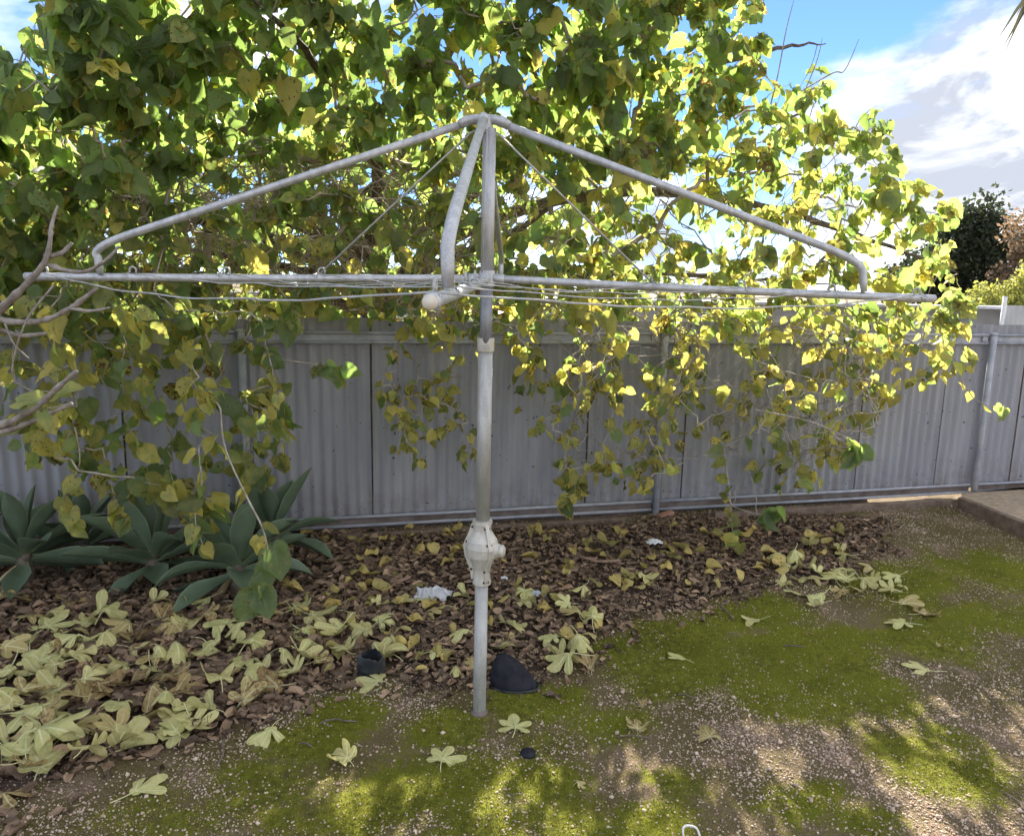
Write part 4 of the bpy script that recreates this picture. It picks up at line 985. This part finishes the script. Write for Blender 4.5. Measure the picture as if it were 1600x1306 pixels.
fallen(70, 1040, 80, 1.8, FLAT[5], 'three-lobed pale fig leaf below the left agave', group=G1, lift=.03)
fallen(85, 985, 72, 1.5, FLAT[1], 'upright-lobed pale fig leaf nearest the left agave', group=G1, lift=.03)
fallen(470, 955, 48, 1.0, GREEN, 'yellow-green fig leaf right of the hanging shoot', group=G1, lift=.02)
fallen(1005, 908, 46, -1.3, CURL[8], 'limp yellow-green leaf standing up in the litter right of the post', group=G1, lift=.02)
# the many look-alikes of the heap
cntf = 0; ZL = [(0, 935), (330, 940), (500, 965), (560, 1010), (480, 1070), (330, 1130), (260, 1170), (0, 1230)]
placed = []
def far_enough(px, py, d):
    for a, b in placed:
        if (a - px) ** 2 + ((b - py) * 1.8) ** 2 < d * d: return False
    placed.append((px, py)); return True
while cntf < 92:
    px, py = rl.uniform(-40, 560), rl.uniform(930, 1240)
    if not inpoly(np.array([px]), np.array([py]), ZL)[0] or not far_enough(px, py, 24): continue
    me = [CURL, TAN, FLAT, BROWN][rl.choice(4, p=[.52, .27, .11, .10])]; me = me[int(rl.integers(0, len(me)))]; w = np.interp(py, [930, 1240], [50, 88]) * rl.uniform(.75, 1.2)
    lab = {id(x): 'curled yellow fig leaf in the dense heap on the left' for x in CURL + FLAT}; lab.update({id(x): 'tan shrivelled fig leaf in the dense heap on the left' for x in TAN}); lab.update({id(x): 'dark brown curled fig leaf in the dense heap on the left' for x in BROWN})
    zc = 'at the left edge' if px < 110 else 'below left agave' if px < 210 else 'below middle agave' if px < 320 else 'below hanging shoot' if px < 450 else 'near dark pot'
    zr = 'rear' if py < 985 else 'middle' if py < 1075 else 'front'
    yw = rl.uniform(0, 6.283); sz = 'large ' if w > np.interp(py, [930, 1240], [50, 88]) * 1.02 else 'small '
    fallen(px, py, w, yw, me, sz + lab[id(me)].replace(' in the dense heap on the left', ', left heap ' + zc + ', ' + zr + ', ' + tipdir(yw)), group='fig leaves heaped on the left litter', lift=rl.uniform(.012, .045), tilt=.25); cntf += 1
cntf = 0
while cntf < 34:
    px, py = rl.uniform(440, 940), rl.uniform(920, 1060)
    if px < 560 and py < 1000 and rl.random() < .5: continue
    if abs(px - 755) < 16 or (750 < px < 850 and 1020 < py < 1090) or (545 < px < 605 and 995 < py < 1070): continue
    if py < 950 and rl.random() < .6 or not far_enough(px, py, 26): continue
    me = [CURL, TAN, FLAT][rl.choice(3, p=[.6, .25, .15])]; me = me[int(rl.integers(0, len(me)))]
    yw = rl.uniform(0, 6.283); fallen(px, py, rl.uniform(34, 60), yw, me, ('tan' if me in TAN else 'pale curled' if me in CURL else 'flat pale') + ' fig leaf on litter ' + ('left of the dark pot' if px < 550 else 'between dark pot and post' if px < 750 else 'right of the post') + (', upper row, ' if py < 985 else ', lower row, ') + tipdir(yw), group='fig leaves around the post', lift=rl.uniform(.008, .03), tilt=.22); cntf += 1
cntf = 0
while cntf < 24:
    px, py = rl.normal(1300, 60), rl.normal(905, 22)
    if not (1180 < px < 1440 and 850 < py < 950) or not far_enough(px, py, 18): continue
    me = [CURL, TAN, FLAT][rl.choice(3, p=[.6, .25, .15])]; me = me[int(rl.integers(0, len(me)))]
    yw = rl.uniform(0, 6.283); fallen(px, py, rl.uniform(30, 48), yw, me, ('small tan' if me in TAN else 'small pale curled' if me in CURL else 'small flat pale') + ' fig leaf in the right-hand heap, ' + ('left end' if px < 1270 else 'middle' if px < 1330 else 'right end') + (' back, ' if py < 905 else ' front, ') + tipdir(yw), group='fig leaves heaped on the right', lift=rl.uniform(.004, .02), tilt=.2); cntf += 1
# yellow mulberry leaves lying on the litter
FM = []
for y, b in ((.5, .5), (.65, .7), (.8, .6), (.95, .8), (.9, .5), (.35, .5)):
    for k in range(3):
        v, f, uv = T_FINE[int(rl.integers(0, 12))]; v = v.copy(); v[:, 2] = v[:, 2] * 1.2 - (v[:, 2] * 1.2).min() * .8; v[:, 0] -= .45; v[:, 1] *= 1.1
        if k == 1: v, f, uv = TC[int(rl.integers(0, 16))]; v = v * A(1, .95, .8)
        FM.append(mesh('mulberry_leaf', v, f, M['mulfallen'], True, {'leafuv': ('FLOAT_VECTOR', uv), 'tint': ('FLOAT_COLOR', np.tile((y, b, rl.uniform(0, .5), 1), (len(v), 1)))}))
cntf = 0
while cntf < 180:
    px, py = rl.uniform(440, 1380), rl.uniform(830, 1060); w = gnd(px, py)
    if soft_litter(np.array([w[0]]), np.array([w[1]]))[0] < .7 or w[1] > fence_depth(w[0]) - .12: continue
    if rl.random() < .45 and px < 900 and py > 960: continue
    mi = int(rl.integers(0, len(FM))); zone = 'right of the agaves' if px < 560 else 'just left of the post' if px < 750 else 'just right of the post' if px < 880 else 'left of the paper scrap' if px < 1010 else 'right of the paper scrap' if px < 1160 else 'towards the timber sleeper'
    zone += ', rear' if py < 860 else ', middle' if py < 930 else ', front'
    yw = rl.uniform(0, 6.283); fallen(px, py, rl.uniform(12, 27), yw, FM[mi], ['yellow-green', 'yellow', 'golden', 'bright yellow', 'deep yellow', 'greenish'][mi // 3] + ' mulberry leaf on litter ' + zone + ', ' + tipdir(yw), 'fallen_mulberry_leaf', 'small mulberry leaves on the brown litter', lift=rl.uniform(.02, .04), tilt=.35, k=1.0); cntf += 1
for px, py, w in ((1265, 992, 12), (1155, 1090, 0), (1470, 1010, 13), (960, 1090, 0), (1215, 1060, 0)):
    if w: fallen(px, py, w, rl.uniform(0, 6.3), FM[2], 'tiny yellow mulberry leaf on the moss at %s' % ('the right' if px > 1400 else 'mid right'), 'fallen_mulberry_leaf', lift=.006, k=1.0)

# ------------------------------------------------------------------ rubbish, sticks, stones
def crumple(px, py, w, h, mat, name, label, cat, seed, amp=.35, aspect=.5):
    r = np.random.default_rng(seed); p = gnd(px, py); dep = proj(p[None])[2][0]; L = w / FOC * dep; n = 12; V = []; Fc = []
    for i in range(n):
        for j in range(n):
            u_, v2 = i / (n - 1) - .5, j / (n - 1) - .5; rr = 1 - .25 * r.random()
            e = max(0, 1 - (4 * (u_ * u_ + v2 * v2)) ** 1.2)
            V.append((u_ * L * rr, v2 * L * aspect * rr, .006 + (e * .40 + .45 * r.random() * amp) * h / FOC * dep))
    for i in range(n - 1):
        for j in range(n - 1): q = i * n + j; Fc.append((q, q + n, q + n + 1, q + 1))
    o = obj(name, V, Fc, mat, None, seed % 2 == 0); o.location = Vector((p[0], p[1], float(gz(p[0], p[1])) + .012)); o.rotation_euler = (0, 0, r.uniform(-.5, .5)); return tag(o, label, cat)
crumple(676, 938, 60, 22, M['clear'], 'plastic_wrapper', 'crumpled clear plastic wrapper on the litter left of the post', 'wrapper', 3, 1.3, .6)
crumple(840, 934, 30, 16, M['bluescrap'], 'plastic_scrap', 'pale blue plastic scrap on the litter right of the post', 'scrap', 5)
crumple(1022, 852, 28, 10, M['white'], 'paper_scrap', 'crumpled white paper scrap on the litter near the fence', 'scrap', 7, 1.0, .7)
crumple(788, 908, 12, 6, M['white'], 'paper_scrap', 'tiny white scrap below the crank rod of the hoist', 'scrap', 9, 1.0, .7)
# black half-buried dome
p = gnd(798, 1078); V = []; Fc = []; n = 28; m = 9
for i in range(m):
    f = i / (m - 1)
    for k in range(n):
        a = 2 * math.pi * k / n; rx = .086 * math.cos(f * 1.45) ** .75 * (1 + (.30 if math.cos(a) > 0 else 0) * math.cos(a) * (1 - f)); ry = .065 * math.cos(f * 1.45) ** .75
        V.append((rx * math.cos(a) - .012 * f, ry * math.sin(a), -.008 + .125 * math.sin(f * 1.45) * (1 - .28 * math.cos(a) * (1 - f * .6)) + .002 * math.sin(5 * a + 3 * f)))
for i in range(m - 1):
    for k in range(n): Fc.append((i * n + k, i * n + (k + 1) % n, (i + 1) * n + (k + 1) % n, (i + 1) * n + k))
Fc.append(tuple((m - 1) * n + k for k in range(n)))
dome = obj('black_dome', V, Fc, M['black']); dome.location = Vector((p[0], p[1] + .05, gz(p[0], p[1]))); dome.rotation_euler = (0, 0, -.2); tag(dome, 'smooth black rubber dome half buried just right of the post foot', 'dome')
rim = MB()
rim.tube([A(.092 * math.cos(a) * (1 + (.3 * math.cos(a) if math.cos(a) > 0 else 0)), .070 * math.sin(a), .003) for a in np.linspace(-math.pi, math.pi, 30)], .0045, 6)
ro = obj('rim', rim.V, rim.F, M['blackpot'], dome, True, None, False)
# crumpled dark pot
p = gnd(575, 1058); pot = MB(); V = []; Fc = []; n = 22; hs = [0, .03, .06, .09, .115, .12, .10, .05]; rs = [.050, .054, .058, .055, .048, .042, .040, .035]
r_ = np.random.default_rng(4)
for h, q in zip(hs, rs):
    for k in range(n): a = 2 * math.pi * k / n; w = q * (1 + .12 * math.sin(3 * a + h * 30) + r_.uniform(-.06, .06)); V.append((w * math.cos(a), w * .75 * math.sin(a), h + r_.uniform(-.006, .006) * (h > 0)))
for i in range(len(hs) - 1):
    for k in range(n): Fc.append((i * n + k, i * n + (k + 1) % n, (i + 1) * n + (k + 1) % n, (i + 1) * n + k))
Fc.append(tuple((len(hs) - 1) * n + k for k in range(n)))
pot = obj('crumpled_pot', V, Fc, M['blackpot'], None, False); pot.location = Vector((p[0], p[1] + .03, float(gz(p[0], p[1])) - .01)); pot.rotation_euler = (.25, .15, 0); tag(pot, 'crumpled dark plastic pot in the litter left of the post', 'pot')
fallen(568, 1005, 46, 2.9, CURL[7], 'pale fig leaf drooping over the crumpled dark pot', group=G1, lift=.07)
fallen(582, 1068, 56, 3.1, GREEN, 'olive fig leaf lying below the crumpled dark pot', group=G1, lift=.012)
p = gnd(825, 1174); disc = MB().lathe((0, 0, 0), [(-.004, .024), (.004, .027), (.010, .0265), (.014, .022), (.0165, .010), (.017, .002)], 20).build('black_disc', M['black']); disc.location = Vector((p[0], p[1], float(gz(p[0], p[1])) + .003)); tag(disc, 'small black plastic disc on the ground below the post', 'disc')
p = gnd(1078, 1303); hk = MB().tube(smoothpath([A(-.022, -.03, .0), A(-.024, -.008, .02), A(-.014, .004, .026), A(.006, .004, .026), A(.020, -.004, .022), A(.026, -.03, .006)], 24), .0032, 8).build('white_hook', M['white']); hk.location = Vector((p[0], p[1], gz(p[0], p[1]))); tag(hk, 'white bent plastic hook at the bottom edge of the picture', 'hook')
p = gnd(1040, 808); br = MB(); br.box((0, 0, .02), (.13, .05, .035)); br = br.build('tile_fragment', M['clay'], None, False); bm_ = br.modifiers.new('bevel', 'BEVEL'); bm_.width = .006; br.location = Vector((p[0], p[1], 0)); br.rotation_euler = (.1, -.15, .5); tag(br, 'broken terracotta tile piece at the fence foot by the middle post', 'tile')
ST = [((1130, 940), (1145, 965), .006, 'dark short stick on the moss edge right of centre'), ((1060, 1082), (1090, 1090), .004, 'thin grey stick on the mossy grit right of the post'), ((965, 1150), (1020, 1152), .003, 'thin twig under the small tan fig leaf'), ((500, 1128), (560, 1125), .004, 'pale curved twig on moss left of the post'),
      ((338, 1195), (352, 1150), .004, 'curved grey twig standing at the litter edge'), ((880, 935), (905, 958), .007, 'dark stick slanting through the litter right of the post'), ((470, 1160), (490, 1165), .004, 'short twig under the pale leaf pair by the moss'), ((1270, 890), (1290, 905), .009, 'dark stick in the right leaf heap'),
      ((1540, 1075), (1560, 1110), .003, 'thin pale twig in the sunlit grit at right'), ((1330, 930), (1350, 932), .003, 'tiny pale stick on the moss at right'), ((130, 1033), (200, 1025), .007, 'grey stick among the left fig leaves'), ((640, 905), (660, 895), .006, 'dark stick in the litter left of the post'), ((1225, 1008), (1258, 1010), .004, 'pale stick on the moss at the centre right'), ((1600, 1262), (1570, 1235), .004, 'pale bent twig at the bottom right edge')]
for a, b, r, lab in ST:
    pa_, pb = gnd(*a), gnd(*b); c = (pa_ + pb) / 2; L = np.linalg.norm(pb - pa_); nrm = unit(np.cross(pb - pa_, A(0, 0, 1)))
    q = smoothpath([pa_ - c, (pa_ - c) * .4 + nrm * L * rl.uniform(-.12, .12) + A(0, 0, .006), (pb - c) * .5 + A(0, 0, .004), pb - c], 10) + A(0, 0, r * .8); q += rl.normal(0, .0012, q.shape)
    o = MB().tube(q, list(np.linspace(r, r * .6, 10)), 7).build('stick', M['stone']); o.location = Vector((c[0], c[1], float(gz(c[0], c[1])))); tag(o, lab, 'stick', 'sticks lying on the ground')
BK = [(625, 912, 36, 'pinkish bark strip in the litter left of the post'), (945, 882, 50, 'long bark strip slanting in the litter right of the post'), (880, 896, 44, 'tan bark strip in the litter beside the hoist crank'), (740, 930, 46, 'brown bark strip behind the post above the wrapper'), (920, 878, 26, 'short grey bark piece in the litter right of the crank')]
for px, py, w, lab in BK:
    p = gnd(px, py); L = w / FOC * proj(p[None])[2][0]; V = []; Fc = []
    for i in range(7):
        f = i / 6 - .5
        for u_ in (-1, -.3, .4, 1): V.append((f * L, u_ * .018 * (1 - abs(f) * .7), .014 - .010 * u_ * u_ + .02 * f * f))
    for i in range(6):
        for j in range(3): q = i * 4 + j; Fc.append((q, q + 4, q + 5, q + 1))
    o = obj('bark_strip', V, Fc, M['bark_chip']); o.location = Vector((p[0], p[1], float(gz(p[0], p[1])) + .022)); o.rotation_euler = (0, rl.uniform(-.1, .1), rl.uniform(-.3, .7)); sm = o.modifiers.new('thickness', 'SOLIDIFY'); sm.thickness = .004; tag(o, lab, 'bark', 'bark strips in the litter')

# ------------------------------------------------------------------ background beyond the fence
def far_tree(name, base, lobes, n, leaf, mat, label, trunk_h, trunk_r, seed, bark='bark', twigs=16, group=None):
    r = np.random.default_rng(seed); b = A(*base); root = empty(name, b, label, 'tree', group); top = b + A(0, 0, trunk_h)
    MB().tube(smoothpath([b + A(0, 0, -.2), b + A(r.normal(0, .1), 0, trunk_h * .5), top], 8), list(np.linspace(trunk_r, trunk_r * .6, 8)), 10).build('trunk', M[bark], root)
    lobes = [(b + A(*c), A(*s), w) for c, s, w in lobes]; tot = sum(w for *_, w in lobes)
    for c, s, w in lobes:
        MB().tube(smoothpath([top - A(0, 0, .1), (top + c) / 2 + r.normal(0, .15, 3), c + r.normal(0, .2, 3) * s], 8), list(np.linspace(trunk_r * .45, trunk_r * .08, 8)), 6).build('branch', M[bark], root)
    P, T_ = [], []
    for c, s, w in lobes:
        m = int(n * w / tot); nc = max(6, m // 60); cc = r.normal(0, 1, (nc, 3)); cc /= np.linalg.norm(cc, axis=1, keepdims=True); cc *= (r.random((nc, 1)) ** .4); k = r.integers(0, nc, m)
        pts = c + (cc[k] + r.normal(0, .16, (m, 3))) * s; P.append(pts); T_.append(np.clip(.35 + .3 * cc[k, 2] + r.normal(0, .18, m), 0, 1))
    P = np.concatenate(P); T_ = np.concatenate(T_); m = len(P)
    q = np.array([(-.1, 0, 0), (.45, -.3, .03), (1, 0, -.05), (.45, .3, .03)], float)
    V, Fc, at_ = batch([(q, np.array([(0, 1, 2), (0, 2, 3)]), np.zeros((4, 3)))], np.zeros(m, int), frames(r.normal(0, 1, (m, 3)), r.normal(0, 1, (m, 3))), P, leaf * r.uniform(.6, 1.3, m), np.c_[T_, r.random(m), np.zeros(m)])
    tag(obj('crown', V, Fc, M[mat], root, attrs=at_, smooth=False), kind='stuff'); return root
def gpos(px, Y): p = at(px, 463, Y); return (p[0], p[1], 0)
far_tree('dark_evergreen_tree', gpos(1512, 20), [((0, 0, 3.1), (.95, 1, 1.0), 3), ((-.7, .2, 2.2), (.8, .8, .9), 2), ((.6, 0, 2.3), (.75, .8, .9), 2), ((.1, 0, 1.5), (.9, .8, .6), 1.2), ((-1.5, .3, 1.7), (.8, .7, .8), 1.2)], 15000, .13, 'far_dark', 'dark evergreen tree beyond the fence at the right', 1.6, .13, 1)
far_tree('russet_tree', gpos(1606, 17), [((0, 0, 3.0), (.62, .7, .9), 2), ((-.15, 0, 2.2), (.6, .6, .6), 2), ((.6, 0, 2.6), (.8, .7, .9), 2), ((.1, 0, 4.0), (.5, .5, .5), .5)], 5200, .10, 'far_rust', 'rusty brown and orange autumn tree at the right edge', 1.6, .08, 2)
far_tree('lime_shrub_tree', gpos(1555, 13.5), [((0, 0, 1.55), (.40, .5, .32), 2), ((-.2, 0, 1.3), (.40, .5, .3), 1), ((.3, 0, 1.3), (.4, .5, .3), 1)], 3600, .065, 'far_lime', 'yellow-green feathery bush above the far grey fence', 1.0, .03, 3, twigs=6)
far_tree('lime_shrub_tree', gpos(1604, 13.2), [((0, 0, 1.85), (.34, .4, .40), 2), ((.3, 0, 1.5), (.45, .5, .5), 1.4), ((-.1, 0, 1.35), (.3, .4, .3), 1)], 3200, .065, 'far_lime', 'taller yellow-green bush cut off by the right edge', 1.0, .03, 4, twigs=6)
far_tree('grey_feathery_tree', gpos(10, 11), [((0, 0, 3.6), (.8, .9, 1.0), 2), ((-.7, .2, 2.9), (1.0, .8, 1.0), 2), ((.4, 0, 2.6), (.6, .8, .7), 1.5), ((-.9, 0, 1.9), (.9, .8, .6), 1)], 12000, .05, 'far_grey', 'grey feathery tree showing at the upper left edge', 1.4, .09, 5)
# neighbour's fence and shed panel
nf = empty('neighbour_fence', gpos(1545, 12), 'far grey panel fence beyond the right end of the iron fence', 'fence')
for i in range(-9, 9):
    c = A(nf.location[0] - 3.6 + i * 1.0, nf.location[1] + i * .05, .70); MB().box(c, (.985, .03, 1.40)).build('panel', M['neigh'], nf, False)
MB().box((nf.location[0] - 4.1, nf.location[1] + .02, 1.425), (18.0, 1.0, .04)).build('capping', M['rail'], nf, False)
q = gpos(1612, 11.2); sh = empty('white_screen', q, 'white corrugated screen panel at the right edge beyond the fence', 'screen')
V = []; Fc = []
for i in range(61):
    for z in (0.0, 1.47): V.append((q[0] - .36 + i * .02, q[1] + .012 * math.cos(i * 1.57), z))
for i in range(60): Fc.append((i * 2, i * 2 + 2, i * 2 + 3, i * 2 + 1))
obj('panel', V, Fc, M['neighw'], sh); MB().tube([A(q[0] - .39, q[1], 0), A(q[0] - .39, q[1], 1.60)], .03, 10).build('post', M['white'], sh)
# palm just outside the frame, a dead frond hanging in
pb = A(5.9, 6.4, 0); palm = empty('palm_tree', pb, 'drooping palm frond at the top right corner', 'palm tree')
ptop = pb + A(-.1, -.1, 4.9); MB().tube(smoothpath([pb + A(0, 0, -.2), pb + A(.06, 0, 2.4), ptop], 10), list(np.linspace(.2, .14, 10)), 14).build('trunk', M['bark'], palm)
def frond(tip, ctrl, nlf, Lf):
    path = bez(ptop, ctrl, tip, 22); m = MB(); MB_r = MB().tube(path, list(np.linspace(.022, .005, 22)), 6); ro_ = MB_r.build('frond', M['palm'], palm)
    me_attr(ro_)
    V = []; Fc = []
    for i in range(nlf):
        f = .25 + .75 * i / nlf; k = int(f * 21); p = path[k]; t = unit(path[min(k + 1, 21)] - path[max(k - 1, 0)])
        for s in (-1, 1):
            sd = unit(np.cross(t, A(0, 0, 1))) * s; dr = unit(sd * .45 + t * .35 + A(0, 0, -.95) + rl.normal(0, .12, 3)); L = Lf * rl.uniform(.7, 1.1); w = unit(np.cross(dr, A(.2, 1, .1))) * .011; b = len(V)
            V += [p - w * .5, p + w * .5, p + dr * L * .5 + w + A(0, 0, -.01), p + dr * L * .5 - w + A(0, 0, -.01), p + dr * L + A(0, 0, -.05)]; Fc += [(b, b + 1, b + 2, b + 3), (b + 3, b + 2, b + 4)]
    o = obj('leaflets', V, Fc, M['palm'], palm, False, {'tint': ('FLOAT_COLOR', np.tile((.5, .5, 0, 1), (len(V), 1)))}); tag(o, kind='stuff')
def me_attr(o):
    a = o.data.attributes.new('tint', 'FLOAT_COLOR', 'POINT'); a.data.foreach_set('color', np.tile((.6, .5, 0, 1), len(o.data.vertices)).astype(np.float32))
frond(at(1612, 20, 5.6), at(1650, -260, 5.9), 30, .42)
frond(at(1700, -60, 5.9), at(1690, -350, 6.1), 28, .5)
frond(pb + A(1.6, .4, 3.6), pb + A(1.0, .3, 5.9), 28, .5)
frond(pb + A(.5, 1.8, 3.8), pb + A(.3, 1.0, 6.0), 28, .5)
frond(pb + A(.6, -1.6, 3.9), pb + A(.4, -.8, 6.0), 28, .5)
